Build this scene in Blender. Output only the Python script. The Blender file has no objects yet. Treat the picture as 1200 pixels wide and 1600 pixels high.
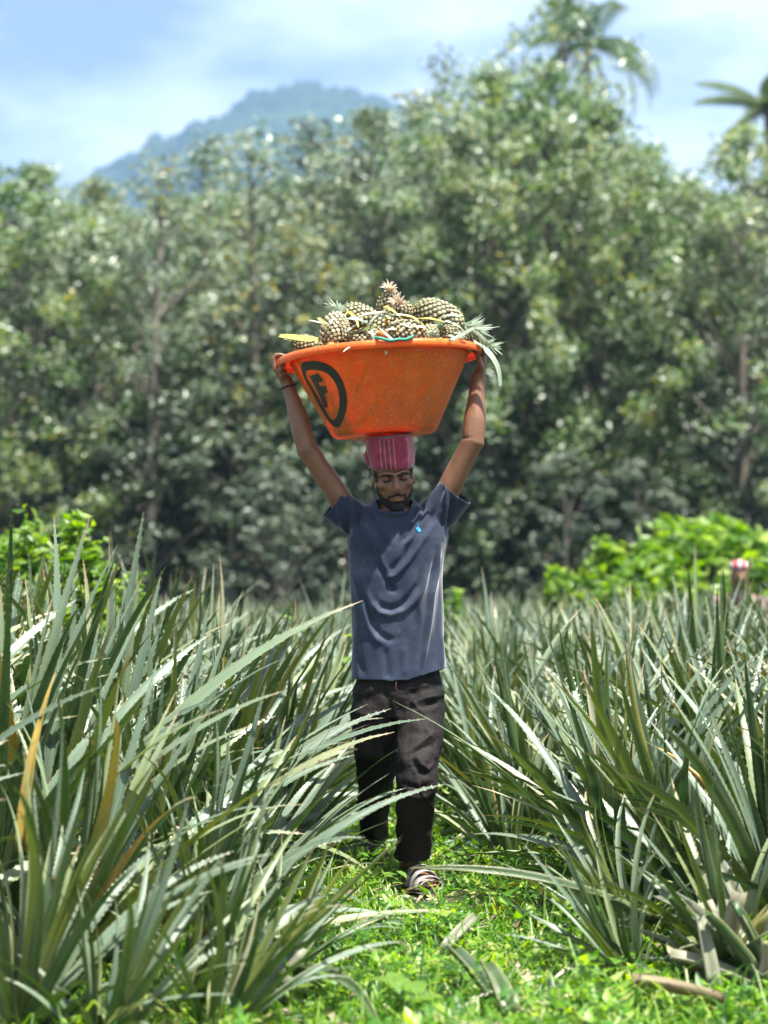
import bpy, bmesh, math, random
import numpy as np
from mathutils import Vector, Matrix, Euler, noise as mnoise
from mathutils.geometry import delaunay_2d_cdt
R = math.radians
sc = bpy.context.scene
C = sc.collection
rnd = random.Random(7)

# ---------------------------------------------------------------- camera
FPX, CAMH, HORY = 2950.0, 1.15, 900.0        # focal length in photo pixels, eye height, horizon row
cam_d = bpy.data.cameras.new('camera')
cam = bpy.data.objects.new('camera', cam_d); C.objects.link(cam)
cam.location = (0, 0, CAMH); cam.rotation_euler = (R(90), 0, 0)
cam_d.sensor_fit = 'VERTICAL'; cam_d.sensor_height = 36; cam_d.lens = FPX / 1600 * 36
cam_d.shift_y = (HORY - 800) / 1600
cam_d.clip_start = 0.1; cam_d.clip_end = 9000
cam_d.dof.use_dof = True; cam_d.dof.focus_distance = 6.5; cam_d.dof.aperture_fstop = 2.15
sc.camera = cam
def W(px, py, Y=7.0):
    return Vector(((px - 600) * Y / FPX, Y, CAMH + (HORY - py) * Y / FPX))

# ---------------------------------------------------------------- world, sun, exposure
SUN = Vector((0.26, -0.27, 1.0)).normalized()
EL = math.asin(SUN.z); AZ = math.atan2(SUN.x, SUN.y)
world = bpy.data.worlds.new('World'); sc.world = world; world.use_nodes = True
nt = world.node_tree; nt.nodes.clear()
def N(t, typ, **kw):
    n = t.nodes.new(typ)
    for k, v in kw.items():
        if k.startswith('i_'):
            key = k[2:].replace('_', ' ')
            n.inputs[int(key) if key.isdigit() else key].default_value = v
        else: setattr(n, k, v)
    return n
sky = N(nt, 'ShaderNodeTexSky', sky_type='NISHITA', sun_disc=False)
sky.sun_elevation = EL; sky.sun_rotation = AZ; sky.air_density = 1.0; sky.dust_density = 1.5; sky.ozone_density = 2.0
tc = N(nt, 'ShaderNodeTexCoord')
mp = N(nt, 'ShaderNodeMapping'); mp.inputs['Scale'].default_value = (1.0, 1.0, 2.6); mp.inputs['Location'].default_value = (0.9, 0.0, 0.35)
n1 = N(nt, 'ShaderNodeTexNoise', i_Scale=4.5, i_Detail=7.0, i_Roughness=0.55)
cr = N(nt, 'ShaderNodeValToRGB'); cr.color_ramp.elements[0].position = 0.39; cr.color_ramp.elements[1].position = 0.58
mixc = N(nt, 'ShaderNodeMixRGB'); mixc.inputs[2].default_value = (8.6, 9.5, 11.0, 1)
m2 = N(nt, 'ShaderNodeMath', operation='MULTIPLY', i_1=0.80)
mad = N(nt, 'ShaderNodeMath', operation='ADD', i_1=0.16)
bg = N(nt, 'ShaderNodeBackground', i_Strength=0.05); wo = N(nt, 'ShaderNodeOutputWorld')
L = nt.links.new
L(tc.outputs['Generated'], mp.inputs[0]); L(mp.outputs[0], n1.inputs[0]); L(n1.outputs[0], cr.inputs[0])
L(cr.outputs[0], m2.inputs[0]); L(m2.outputs[0], mad.inputs[0]); L(mad.outputs[0], mixc.inputs[0]); L(sky.outputs[0], mixc.inputs[1]); L(mixc.outputs[0], bg.inputs[0]); L(bg.outputs[0], wo.inputs[0])

sun_d = bpy.data.lights.new('sun', 'SUN'); sun_d.energy = 4.9; sun_d.angle = R(0.53); sun_d.color = (1.0, 0.955, 0.88)
sun = bpy.data.objects.new('sun', sun_d); C.objects.link(sun)
sun.rotation_euler = SUN.to_track_quat('Z', 'Y').to_euler(); sun.location = (3, -3, 30)
sc.view_settings.view_transform = 'Standard'; sc.view_settings.look = 'None'
sc.view_settings.exposure = 1.6; sc.view_settings.gamma = 1.0; sc.view_settings.use_curve_mapping = False
sc.render.engine = 'CYCLES'; sc.cycles.use_denoising = True
sc.cycles.max_bounces = 8; sc.cycles.transmission_bounces = 6; sc.cycles.volume_bounces = 0
sc.cycles.diffuse_bounces = 4; sc.cycles.glossy_bounces = 2; sc.cycles.sample_clamp_indirect = 6

# ---------------------------------------------------------------- helpers
def mesh_np(name, V, F, uv=None, smooth=False):
    me = bpy.data.meshes.new(name)
    V = np.asarray(V, dtype=np.float32).reshape(-1, 3)
    if isinstance(F, np.ndarray):
        n, k = F.shape
        me.vertices.add(len(V)); me.vertices.foreach_set('co', V.ravel())
        me.loops.add(n * k); me.loops.foreach_set('vertex_index', F.astype(np.int32).ravel())
        me.polygons.add(n); me.polygons.foreach_set('loop_start', np.arange(0, n * k, k, dtype=np.int32))
        me.update(calc_edges=True)
    else:
        me.from_pydata(V.tolist(), [], F); me.update()
    if uv is not None:
        uv = np.asarray(uv, dtype=np.float32)
        ul = me.uv_layers.new(name='UVMap')
        li = np.empty(len(me.loops), dtype=np.int32); me.loops.foreach_get('vertex_index', li)
        ul.data.foreach_set('uv', uv[li].ravel())
    if smooth: me.polygons.foreach_set('use_smooth', np.ones(len(me.polygons), dtype=bool))
    return me
def obj(name, me, mat=None, parent=None, loc=None):
    o = bpy.data.objects.new(name, me); C.objects.link(o)
    if mat is not None and not me.materials: me.materials.append(mat)
    if parent is not None: o.parent = parent
    if loc is not None: o.location = loc
    return o
def tag(o, label=None, cat=None, group=None, kind=None):
    if label: o['label'] = label
    if cat: o['category'] = cat
    if group: o['group'] = group
    if kind: o['kind'] = kind
    return o
def empty(name, loc=(0, 0, 0), rot=(0, 0, 0), label=None, cat=None, group=None):
    o = bpy.data.objects.new(name, None); C.objects.link(o); o.empty_display_size = 0.1
    o.location = loc; o.rotation_euler = rot
    return tag(o, label, cat, group)
class MB:
    def __init__(s): s.V = []; s.F = []; s.U = []; s.n = 0
    def add(s, V, F, U=None):
        V = [tuple(v) for v in V]
        s.V += V; s.F += [[i + s.n for i in f] for f in F]
        s.U += ([tuple(u) for u in U] if U is not None else [(0, 0)] * len(V)); s.n += len(V)
        return s
    def mesh(s, name, smooth=True, origin=None):
        V = np.array(s.V, dtype=np.float32)
        if origin is not None: V = V - np.array(origin, dtype=np.float32)
        return mesh_np(name, V, s.F, np.array(s.U, dtype=np.float32), smooth)
def loft(pts, rad, seg=12, caps=True, up=None, uvs=False):
    """closed tube along pts; rad is r or (ra, rb) per point; a lies along 'up' x tangent"""
    pts = [Vector(p) for p in pts]; rad = [(r, r) if not isinstance(r, (tuple, list)) else r for r in rad]
    n = len(pts); T = []
    for i in range(n):
        t = pts[min(i + 1, n - 1)] - pts[max(i - 1, 0)]
        T.append(t.normalized())
    a = Vector(up) if up is not None else (Vector((0, 1, 0)) if abs(T[0].y) < 0.8 else Vector((1, 0, 0)))
    P, RR, TT = [], [], []
    if caps:
        for q in (80, 50, 25):
            s_, c_ = math.sin(R(q)), math.cos(R(q))
            m = min(rad[0]); P.append(pts[0] - T[0] * m * s_); RR.append((rad[0][0] * c_, rad[0][1] * c_)); TT.append(T[0])
    P += pts; RR += rad; TT += T
    if caps:
        for q in (25, 50, 80):
            s_, c_ = math.sin(R(q)), math.cos(R(q))
            m = min(rad[-1]); P.append(pts[-1] + T[-1] * m * s_); RR.append((rad[-1][0] * c_, rad[-1][1] * c_)); TT.append(T[-1])
    V, F, U = [], [], []
    for j, (p, r, t) in enumerate(zip(P, RR, TT)):
        a = (a - t * a.dot(t)).normalized(); b = t.cross(a)
        for k in range(seg):
            th = 2 * math.pi * k / seg
            V.append(p + b * (math.cos(th) * r[0]) + a * (math.sin(th) * r[1])); U.append((k / seg, j / max(1, len(P) - 1)))
    for j in range(len(P) - 1):
        for k in range(seg):
            F.append([j * seg + k, j * seg + (k + 1) % seg, (j + 1) * seg + (k + 1) % seg, (j + 1) * seg + k])
    F.append(list(range(seg))[::-1]); F.append([(len(P) - 1) * seg + k for k in range(seg)])
    return V, F, U
def ellips(c, r, rot=None, seg=20, rings=12):
    V, F, U = [], [], []
    M = Euler(rot).to_matrix() if rot else Matrix.Identity(3)
    V.append(Vector((0, 0, -r[2])))
    for i in range(1, rings):
        ph = -math.pi / 2 + math.pi * i / rings
        for k in range(seg):
            th = 2 * math.pi * k / seg
            V.append(Vector((math.cos(th) * math.cos(ph) * r[0], math.sin(th) * math.cos(ph) * r[1], math.sin(ph) * r[2])))
    V.append(Vector((0, 0, r[2])))
    V = [M @ v + Vector(c) for v in V]
    for k in range(seg): F.append([0, 1 + (k + 1) % seg, 1 + k])
    for i in range(rings - 2):
        for k in range(seg):
            a = 1 + i * seg
            F.append([a + k, a + (k + 1) % seg, a + seg + (k + 1) % seg, a + seg + k])
    t = len(V) - 1; a = 1 + (rings - 2) * seg
    for k in range(seg): F.append([a + k, a + (k + 1) % seg, t])
    return V, F, [(0, 0)] * len(V)
def xform(part, M):
    V, F, U = part
    return [M @ Vector(v) for v in V], F, U
def remeshed(name, mb, voxel, smooth_it=4, factor=0.5):
    me = mb.mesh(name)
    o = bpy.data.objects.new('tmp', me); C.objects.link(o)
    m = o.modifiers.new('r', 'REMESH'); m.mode = 'VOXEL'; m.voxel_size = voxel; m.adaptivity = 0
    if smooth_it:
        s = o.modifiers.new('s', 'SMOOTH'); s.iterations = smooth_it; s.factor = factor
    dg = bpy.context.evaluated_depsgraph_get(); dg.update()
    out = bpy.data.meshes.new_from_object(o.evaluated_get(dg))
    bpy.data.objects.remove(o); bpy.data.meshes.remove(me); out.name = name
    return out
def get_vn(me):
    n = len(me.vertices); v = np.empty(n * 3, dtype=np.float32); me.vertices.foreach_get('co', v)
    nn = np.empty(n * 3, dtype=np.float32); me.vertex_normals.foreach_get('vector', nn)
    return v.reshape(-1, 3).astype(np.float64), nn.reshape(-1, 3).astype(np.float64)
def set_v(me, V):
    me.vertices.foreach_set('co', V.astype(np.float32).ravel()); me.update()
def cull(me, keep_mask):
    """delete vertices where keep_mask is False"""
    bm = bmesh.new(); bm.from_mesh(me); bm.verts.ensure_lookup_table()
    bmesh.ops.delete(bm, geom=[v for v, k in zip(bm.verts, keep_mask) if not k], context='VERTS')
    bm.to_mesh(me); bm.free(); me.update()
def solidify(me, t, offset=-1):
    o = bpy.data.objects.new('tmp', me); C.objects.link(o)
    m = o.modifiers.new('s', 'SOLIDIFY'); m.thickness = t; m.offset = offset
    dg = bpy.context.evaluated_depsgraph_get(); dg.update()
    out = bpy.data.meshes.new_from_object(o.evaluated_get(dg)); bpy.data.objects.remove(o); out.name = me.name
    return out
def shade_smooth(me): me.polygons.foreach_set('use_smooth', np.ones(len(me.polygons), dtype=bool))
def seg_dist(P, a, b):
    ab = b - a; t = np.clip(((P - a) @ ab) / max(1e-9, ab @ ab), 0, 1)
    return np.linalg.norm(P - (a + t[:, None] * ab), axis=1), t
def to_px(V):
    return np.stack([600 + V[:, 0] * FPX / V[:, 1], HORY - (V[:, 2] - CAMH) * FPX / V[:, 1]], axis=1)
def vnoise(V, s, seed=0.0):
    return np.array([mnoise.noise(Vector((x * s + seed, y * s, z * s))) for x, y, z in V])

# ---------------------------------------------------------------- materials
def newmat(name):
    m = bpy.data.materials.new(name); m.use_nodes = True; t = m.node_tree; t.nodes.clear()
    out = N(t, 'ShaderNodeOutputMaterial'); return m, t, out
def ramp(t, pts, interp='LINEAR'):
    r = N(t, 'ShaderNodeValToRGB'); e = r.color_ramp; e.interpolation = interp
    while len(e.elements) > 1: e.elements.remove(e.elements[-1])
    for i, (p, c) in enumerate(pts):
        el = e.elements[0] if i == 0 else e.elements.new(p)
        el.position = p; el.color = (*c, 1)
    return r
def simple_mat(name, col, rough=0.6, var=0.25, scale=20, bump=0.0, bscale=60, spec=0.5, sheen=0.0, sss=0.0, coat=0.0):
    m, t, out = newmat(name); L = t.links.new
    tcn = N(t, 'ShaderNodeTexCoord'); no = N(t, 'ShaderNodeTexNoise', i_Scale=scale, i_Detail=5.0)
    L(tcn.outputs['Object'], no.inputs[0])
    r = ramp(t, [(0.3, tuple(c * (1 - var) for c in col)), (0.7, tuple(min(1, c * (1 + var)) for c in col))])
    L(no.outputs[0], r.inputs[0])
    p = N(t, 'ShaderNodeBsdfPrincipled', i_Roughness=rough); p.inputs['Specular IOR Level'].default_value = spec
    if sheen: p.inputs['Sheen Weight'].default_value = sheen
    if coat: p.inputs['Coat Weight'].default_value = coat
    if sss:
        p.inputs['Subsurface Weight'].default_value = sss; p.inputs['Subsurface Radius'].default_value = (0.02, 0.008, 0.004); p.inputs['Subsurface Scale'].default_value = 0.4
    L(r.outputs[0], p.inputs['Base Color'])
    if bump:
        nb = N(t, 'ShaderNodeTexNoise', i_Scale=bscale, i_Detail=4.0); L(tcn.outputs['Object'], nb.inputs[0])
        b = N(t, 'ShaderNodeBump', i_Strength=bump, i_Distance=0.01); L(nb.outputs[0], b.inputs['Height']); L(b.outputs[0], p.inputs['Normal'])
    L(p.outputs[0], out.inputs[0]); return m
def leaf_mat(name, cols, rough=0.4, trans=0.35, island=True, tcol=None, spec=0.5, patch=0.0):
    """cols: list of (pos, rgb) picked at random per leaf"""
    m, t, out = newmat(name); L = t.links.new
    g = N(t, 'ShaderNodeNewGeometry'); oi = N(t, 'ShaderNodeObjectInfo')
    src = g.outputs['Random Per Island'] if island else oi.outputs['Random']
    r = ramp(t, cols)
    if patch:
        tcn = N(t, 'ShaderNodeTexCoord'); no = N(t, 'ShaderNodeTexNoise', i_Scale=patch, i_Detail=2.0); L(g.outputs['Position'], no.inputs[0])
        mr = N(t, 'ShaderNodeMapRange', i_1=0.3, i_2=0.7, i_3=-0.22, i_4=0.22); L(no.outputs[0], mr.inputs[0])
        ad = N(t, 'ShaderNodeMath', operation='ADD'); ad.use_clamp = True; L(mr.outputs[0], ad.inputs[0]); L(src, ad.inputs[1]); src = ad.outputs[0]
    L(src, r.inputs[0])
    p = N(t, 'ShaderNodeBsdfPrincipled', i_Roughness=rough); p.inputs['Specular IOR Level'].default_value = spec
    L(r.outputs[0], p.inputs['Base Color'])
    tr = N(t, 'ShaderNodeBsdfTranslucent')
    hs = N(t, 'ShaderNodeHueSaturation', i_Hue=0.485, i_Saturation=1.25, i_Value=2.2); L(r.outputs[0], hs.inputs['Color']); L(hs.outputs[0], tr.inputs[0])
    mx = N(t, 'ShaderNodeMixShader'); mx.inputs[0].default_value = trans
    L(p.outputs[0], mx.inputs[1]); L(tr.outputs[0], mx.inputs[2]); L(mx.outputs[0], out.inputs[0]); return m

def pine_leaf_material():
    m, t, out = newmat('pineapple_leaf'); L = t.links.new
    oi = N(t, 'ShaderNodeObjectInfo'); g = N(t, 'ShaderNodeNewGeometry'); uv = N(t, 'ShaderNodeUVMap'); sx = N(t, 'ShaderNodeSeparateXYZ'); L(uv.outputs[0], sx.inputs[0])
    rsum = N(t, 'ShaderNodeMath', operation='ADD'); L(oi.outputs['Random'], rsum.inputs[0]); L(g.outputs['Random Per Island'], rsum.inputs[1])
    fr = N(t, 'ShaderNodeMath', operation='FRACT'); L(rsum.outputs[0], fr.inputs[0])
    top = ramp(t, [(0.0, (0.024, 0.06, 0.017)), (0.35, (0.050, 0.10, 0.021)), (0.6, (0.058, 0.10, 0.032)), (0.80, (0.115, 0.16, 0.03)), (0.965, (0.17, 0.20, 0.035)), (0.99, (0.27, 0.22, 0.055)), (1.0, (0.28, 0.19, 0.09))])
    L(fr.outputs[0], top.inputs[0])
    und = ramp(t, [(0.0, (0.08, 0.125, 0.08)), (0.6, (0.15, 0.215, 0.145)), (0.9, (0.23, 0.28, 0.12)), (1.0, (0.34, 0.33, 0.20))]); L(fr.outputs[0], und.inputs[0])
    # longitudinal fine stripes
    st = N(t, 'ShaderNodeTexNoise', i_Scale=1.0, i_Detail=3.0); cm = N(t, 'ShaderNodeCombineXYZ')
    mu = N(t, 'ShaderNodeMath', operation='MULTIPLY', i_1=30.0); L(sx.outputs[0], mu.inputs[0]); L(mu.outputs[0], cm.inputs[0])
    mu2 = N(t, 'ShaderNodeMath', operation='MULTIPLY', i_1=3.0); L(sx.outputs[1], mu2.inputs[0]); L(mu2.outputs[0], cm.inputs[1]); L(fr.outputs[0], cm.inputs[2]); L(cm.outputs[0], st.inputs[0])
    sr = N(t, 'ShaderNodeMapRange', i_1=0.3, i_2=0.7, i_3=0.62, i_4=1.38); L(st.outputs[0], sr.inputs[0])
    mixb = N(t, 'ShaderNodeMixRGB'); L(g.outputs['Backfacing'], mixb.inputs[0]); L(top.outputs[0], mixb.inputs[1]); L(und.outputs[0], mixb.inputs[2])
    # grey bloom in patches
    blm = N(t, 'ShaderNodeTexNoise', i_Scale=9.0, i_Detail=4.0); L(g.outputs['Position'], blm.inputs[0])
    br = N(t, 'ShaderNodeMapRange', i_1=0.4, i_2=0.7, i_3=0.0, i_4=0.32); L(blm.outputs[0], br.inputs[0])
    mb_ = N(t, 'ShaderNodeMixRGB'); mb_.inputs[2].default_value = (0.115, 0.165, 0.10, 1); L(br.outputs[0], mb_.inputs[0]); L(mixb.outputs[0], mb_.inputs[1])
    ms = N(t, 'ShaderNodeVectorMath', operation='SCALE'); L(mb_.outputs[0], ms.inputs[0]); L(sr.outputs[0], ms.inputs['Scale'])
    # tan dry tip and pale base
    tip = N(t, 'ShaderNodeMapRange', i_1=0.90, i_2=1.0, i_3=0.0, i_4=1.0); 
    tn = N(t, 'ShaderNodeMath', operation='MULTIPLY_ADD', i_1=0.14, i_2=-0.115); L(fr.outputs[0], tn.inputs[0])
    ta = N(t, 'ShaderNodeMath', operation='ADD'); L(sx.outputs[1], ta.inputs[0]); L(tn.outputs[0], ta.inputs[1]); L(ta.outputs[0], tip.inputs[0])
    mt = N(t, 'ShaderNodeMixRGB'); mt.inputs[2].default_value = (0.32, 0.22, 0.13, 1); L(tip.outputs[0], mt.inputs[0]); L(ms.outputs[0], mt.inputs[1])
    # pinkish spiny margin
    ab = N(t, 'ShaderNodeMath', operation='SUBTRACT', i_1=0.5); L(sx.outputs[0], ab.inputs[0]); ab2 = N(t, 'ShaderNodeMath', operation='ABSOLUTE'); L(ab.outputs[0], ab2.inputs[0])
    eg = N(t, 'ShaderNodeMapRange', i_1=0.455, i_2=0.50, i_3=0.0, i_4=0.7); L(ab2.outputs[0], eg.inputs[0])
    me_ = N(t, 'ShaderNodeMixRGB'); me_.inputs[2].default_value = (0.30, 0.27, 0.12, 1); L(eg.outputs[0], me_.inputs[0]); L(mt.outputs[0], me_.inputs[1])
    p = N(t, 'ShaderNodeBsdfPrincipled', i_Roughness=0.36); p.inputs['Specular IOR Level'].default_value = 0.6
    rr = N(t, 'ShaderNodeMapRange', i_1=0.3, i_2=0.7, i_3=0.22, i_4=0.40); L(blm.outputs[0], rr.inputs[0]); L(rr.outputs[0], p.inputs['Roughness'])
    L(me_.outputs[0], p.inputs['Base Color'])
    bp = N(t, 'ShaderNodeBump', i_Strength=0.35, i_Distance=0.003); L(st.outputs[0], bp.inputs['Height']); L(bp.outputs[0], p.inputs['Normal'])
    tr = N(t, 'ShaderNodeBsdfTranslucent'); hs = N(t, 'ShaderNodeHueSaturation', i_Saturation=1.35, i_Value=1.5); L(me_.outputs[0], hs.inputs['Color']); L(hs.outputs[0], tr.inputs[0])
    mx = N(t, 'ShaderNodeMixShader'); mx.inputs[0].default_value = 0.14; L(p.outputs[0], mx.inputs[1]); L(tr.outputs[0], mx.inputs[2]); L(mx.outputs[0], out.inputs[0])
    return m
M_pleaf = pine_leaf_material()
M_dry = leaf_mat('dry_leaf', [(0.0, (0.13, 0.15, 0.09)), (0.5, (0.25, 0.25, 0.17)), (0.8, (0.27, 0.23, 0.14)), (1.0, (0.15, 0.10, 0.055))], rough=0.55, trans=0.1, island=False)
M_weed = leaf_mat('weed_leaf', [(0.0, (0.025, 0.075, 0.012)), (0.4, (0.06, 0.17, 0.018)), (0.7, (0.13, 0.28, 0.022)), (0.93, (0.27, 0.40, 0.05)), (1.0, (0.34, 0.38, 0.14))], rough=0.42, trans=0.42, patch=1.5)
M_lime = leaf_mat('lime_leaf', [(0.0, (0.05, 0.12, 0.02)), (0.4, (0.11, 0.22, 0.03)), (0.8, (0.19, 0.30, 0.05)), (1.0, (0.34, 0.42, 0.18))], rough=0.38, trans=0.45)
M_tree = [leaf_mat('tree_leaf_grey', [(0.0, (0.035, 0.07, 0.03)), (0.35, (0.08, 0.13, 0.055)), (0.56, (0.16, 0.22, 0.14)), (0.78, (0.44, 0.50, 0.42)), (0.95, (0.20, 0.25, 0.06)), (1.0, (0.30, 0.26, 0.06))], rough=0.33, trans=0.2, patch=0.5, spec=0.8),  # palest stops paint in leaf glints as well as pale undersides
          leaf_mat('tree_leaf_green', [(0.0, (0.025, 0.06, 0.02)), (0.4, (0.065, 0.125, 0.036)), (0.60, (0.16, 0.25, 0.08)), (0.84, (0.46, 0.53, 0.42)), (1.0, (0.28, 0.28, 0.05))], rough=0.33, trans=0.3, patch=0.5, spec=0.8),  # near-white stop: glossy highlights put into the colour of some leaves
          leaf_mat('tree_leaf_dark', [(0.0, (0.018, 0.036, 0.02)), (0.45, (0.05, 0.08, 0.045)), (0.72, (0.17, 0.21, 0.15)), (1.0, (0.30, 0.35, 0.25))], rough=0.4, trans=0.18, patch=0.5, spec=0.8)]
M_bark = simple_mat('bark', (0.13, 0.115, 0.09), 0.85, 0.4, 3, 0.6, 12)
M_palm = leaf_mat('palm_leaf', [(0.0, (0.05, 0.085, 0.035)), (1.0, (0.11, 0.16, 0.05))], rough=0.35, trans=0.2)
M_skin = simple_mat('skin', (0.19, 0.092, 0.050), 0.45, 0.16, 12, 0.05, 120, 0.45, 0, 0.10)
M_hair = simple_mat('black_hair', (0.012, 0.010, 0.009), 0.6, 0.5, 200, 0.9, 500)
M_trouser = simple_mat('trouser_cloth', (0.015, 0.012, 0.0115), 0.75, 0.7, 6, 0.35, 90, 0.2, 0.0)

def shirt_material():
    m, t, out = newmat('shirt_jersey'); L = t.links.new
    tcn = N(t, 'ShaderNodeTexCoord')
    n1 = N(t, 'ShaderNodeTexNoise', i_Scale=5.0, i_Detail=6.0, i_Roughness=0.65); L(tcn.outputs['Object'], n1.inputs[0])
    r = ramp(t, [(0.3, (0.018, 0.025, 0.045)), (0.55, (0.027, 0.037, 0.063)), (0.75, (0.075, 0.092, 0.13))]); L(n1.outputs[0], r.inputs[0])
    n2 = N(t, 'ShaderNodeTexNoise', i_Scale=420.0, i_Detail=2.0); L(tcn.outputs['Object'], n2.inputs[0])
    mr = N(t, 'ShaderNodeMapRange', i_1=0.3, i_2=0.7, i_3=0.75, i_4=1.25); L(n2.outputs[0], mr.inputs[0])
    # paler towards the hem: sunlight past the basin painted into the colour
    sx = N(t, 'ShaderNodeSeparateXYZ'); L(tcn.outputs['Object'], sx.inputs[0])
    hm = N(t, 'ShaderNodeMapRange', i_1=0.77, i_2=0.95, i_3=1.4, i_4=1.0); L(sx.outputs[2], hm.inputs[0])
    mm = N(t, 'ShaderNodeMath', operation='MULTIPLY'); L(mr.outputs[0], mm.inputs[0]); L(hm.outputs[0], mm.inputs[1])
    ms = N(t, 'ShaderNodeVectorMath', operation='SCALE'); L(r.outputs[0], ms.inputs[0]); L(mm.outputs[0], ms.inputs['Scale'])
    p = N(t, 'ShaderNodeBsdfPrincipled', i_Roughness=0.85); p.inputs['Sheen Weight'].default_value = 0.35; p.inputs['Sheen Roughness'].default_value = 0.4; p.inputs['Specular IOR Level'].default_value = 0.2
    L(ms.outputs[0], p.inputs['Base Color'])
    b = N(t, 'ShaderNodeBump', i_Strength=0.15, i_Distance=0.002); L(n2.outputs[0], b.inputs['Height']); L(b.outputs[0], p.inputs['Normal'])
    L(p.outputs[0], out.inputs[0]); return m
M_shirt = shirt_material()

# ---------------------------------------------------------------- ground and far setting
def ground():
    xs = np.concatenate([-np.geomspace(2200, 6, 26), np.linspace(-5, 5, 61), np.geomspace(6, 2200, 26)])
    ys = np.concatenate([[-60, -20], np.linspace(-2, 16, 90), np.geomspace(17, 2300, 40)])
    X, Y = np.meshgrid(xs, ys)
    V = np.stack([X.ravel(), Y.ravel(), np.zeros(X.size)], 1)
    near = (np.abs(V[:, 0]) < 6) & (V[:, 1] < 17) & (V[:, 1] > -2)
    V[near, 2] = vnoise(V[near], 1.7) * 0.018 + vnoise(V[near], 6.0, 9) * 0.008 - 0.02
    ny, nx = X.shape; i = np.arange(ny - 1)[:, None] * nx + np.arange(nx - 1)[None, :]; i = i.ravel()
    F = np.stack([i, i + 1, i + nx + 1, i + nx], 1)
    m, t, out = newmat('soil'); L = t.links.new
    g = N(t, 'ShaderNodeNewGeometry'); n1 = N(t, 'ShaderNodeTexNoise', i_Scale=2.5, i_Detail=8.0); L(g.outputs['Position'], n1.inputs[0])
    r = ramp(t, [(0.3, (0.035, 0.04, 0.018)), (0.5, (0.055, 0.06, 0.025)), (0.7, (0.10, 0.085, 0.05))]); L(n1.outputs[0], r.inputs[0])
    p = N(t, 'ShaderNodeBsdfPrincipled', i_Roughness=0.95); L(r.outputs[0], p.inputs['Base Color'])
    n2 = N(t, 'ShaderNodeTexNoise', i_Scale=30.0, i_Detail=6.0); L(g.outputs['Position'], n2.inputs[0])
    b = N(t, 'ShaderNodeBump', i_Strength=0.8, i_Distance=0.03); L(n2.outputs[0], b.inputs['Height']); L(b.outputs[0], p.inputs['Normal']); L(p.outputs[0], out.inputs[0])
    o = obj('ground', mesh_np('ground', V, F, smooth=True), m); tag(o, kind='structure')
ground()

def hill():
    D = 1600.0
    prof = [(-900, 470), (-300, 430), (0, 350), (110, 318), (200, 270), (290, 222), (380, 178), (440, 158), (490, 140), (560, 150), (640, 176), (740, 215), (900, 270), (1200, 330), (1700, 400), (2400, 470)]
    px = np.array([a for a, b in prof]); py = np.array([b for a, b in prof])
    nx, ny = 420, 120
    U = np.linspace(-900, 2400, nx); Vv = np.linspace(0, 1, ny)
    V = np.zeros((ny, nx, 3))
    H = CAMH + (HORY - np.interp(U, px, py)) / FPX * D
    for j, v in enumerate(Vv):
        k = math.sin(math.pi * v) ** 0.8
        V[j, :, 0] = (U - 600) / FPX * D; V[j, :, 1] = D - 400 + 800 * v
        V[j, :, 2] = H * k - 3
    V[:, :, 2] = np.maximum(V[:, :, 2], -.3)
    P = V.reshape(-1, 3)
    n = vnoise(P, 0.006, 3) * 24 + vnoise(P, 0.025, 5) * 16 + np.abs(vnoise(P, 0.07, 8)) * 20
    P[:, 2] += n * np.clip(P[:, 2] / 60, 0, 1)
    i = (np.arange(ny - 1)[:, None] * nx + np.arange(nx - 1)[None, :]).ravel()
    F = np.stack([i, i + 1, i + nx + 1, i + nx], 1)
    m, t, out = newmat('hill_forest'); L = t.links.new
    g = N(t, 'ShaderNodeNewGeometry'); n1 = N(t, 'ShaderNodeTexVoronoi', i_Scale=0.08); L(g.outputs['Position'], n1.inputs[0])
    n3 = N(t, 'ShaderNodeTexNoise', i_Scale=0.01, i_Detail=6.0); L(g.outputs['Position'], n3.inputs[0])
    r = ramp(t, [(0.3, (0.005, 0.016, 0.008)), (0.5, (0.014, 0.034, 0.014)), (0.75, (0.035, 0.07, 0.022))]); L(n3.outputs[0], r.inputs[0])
    p = N(t, 'ShaderNodeBsdfPrincipled', i_Roughness=0.9); L(r.outputs[0], p.inputs['Base Color'])
    b = N(t, 'ShaderNodeBump', i_Strength=1.0, i_Distance=4.0); b.invert = True; L(n1.outputs[0], b.inputs['Height']); L(b.outputs[0], p.inputs['Normal']); L(p.outputs[0], out.inputs[0])
    o = obj('hill', mesh_np('hill', P, F, smooth=True), m); tag(o, kind='structure')
hill()

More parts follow.
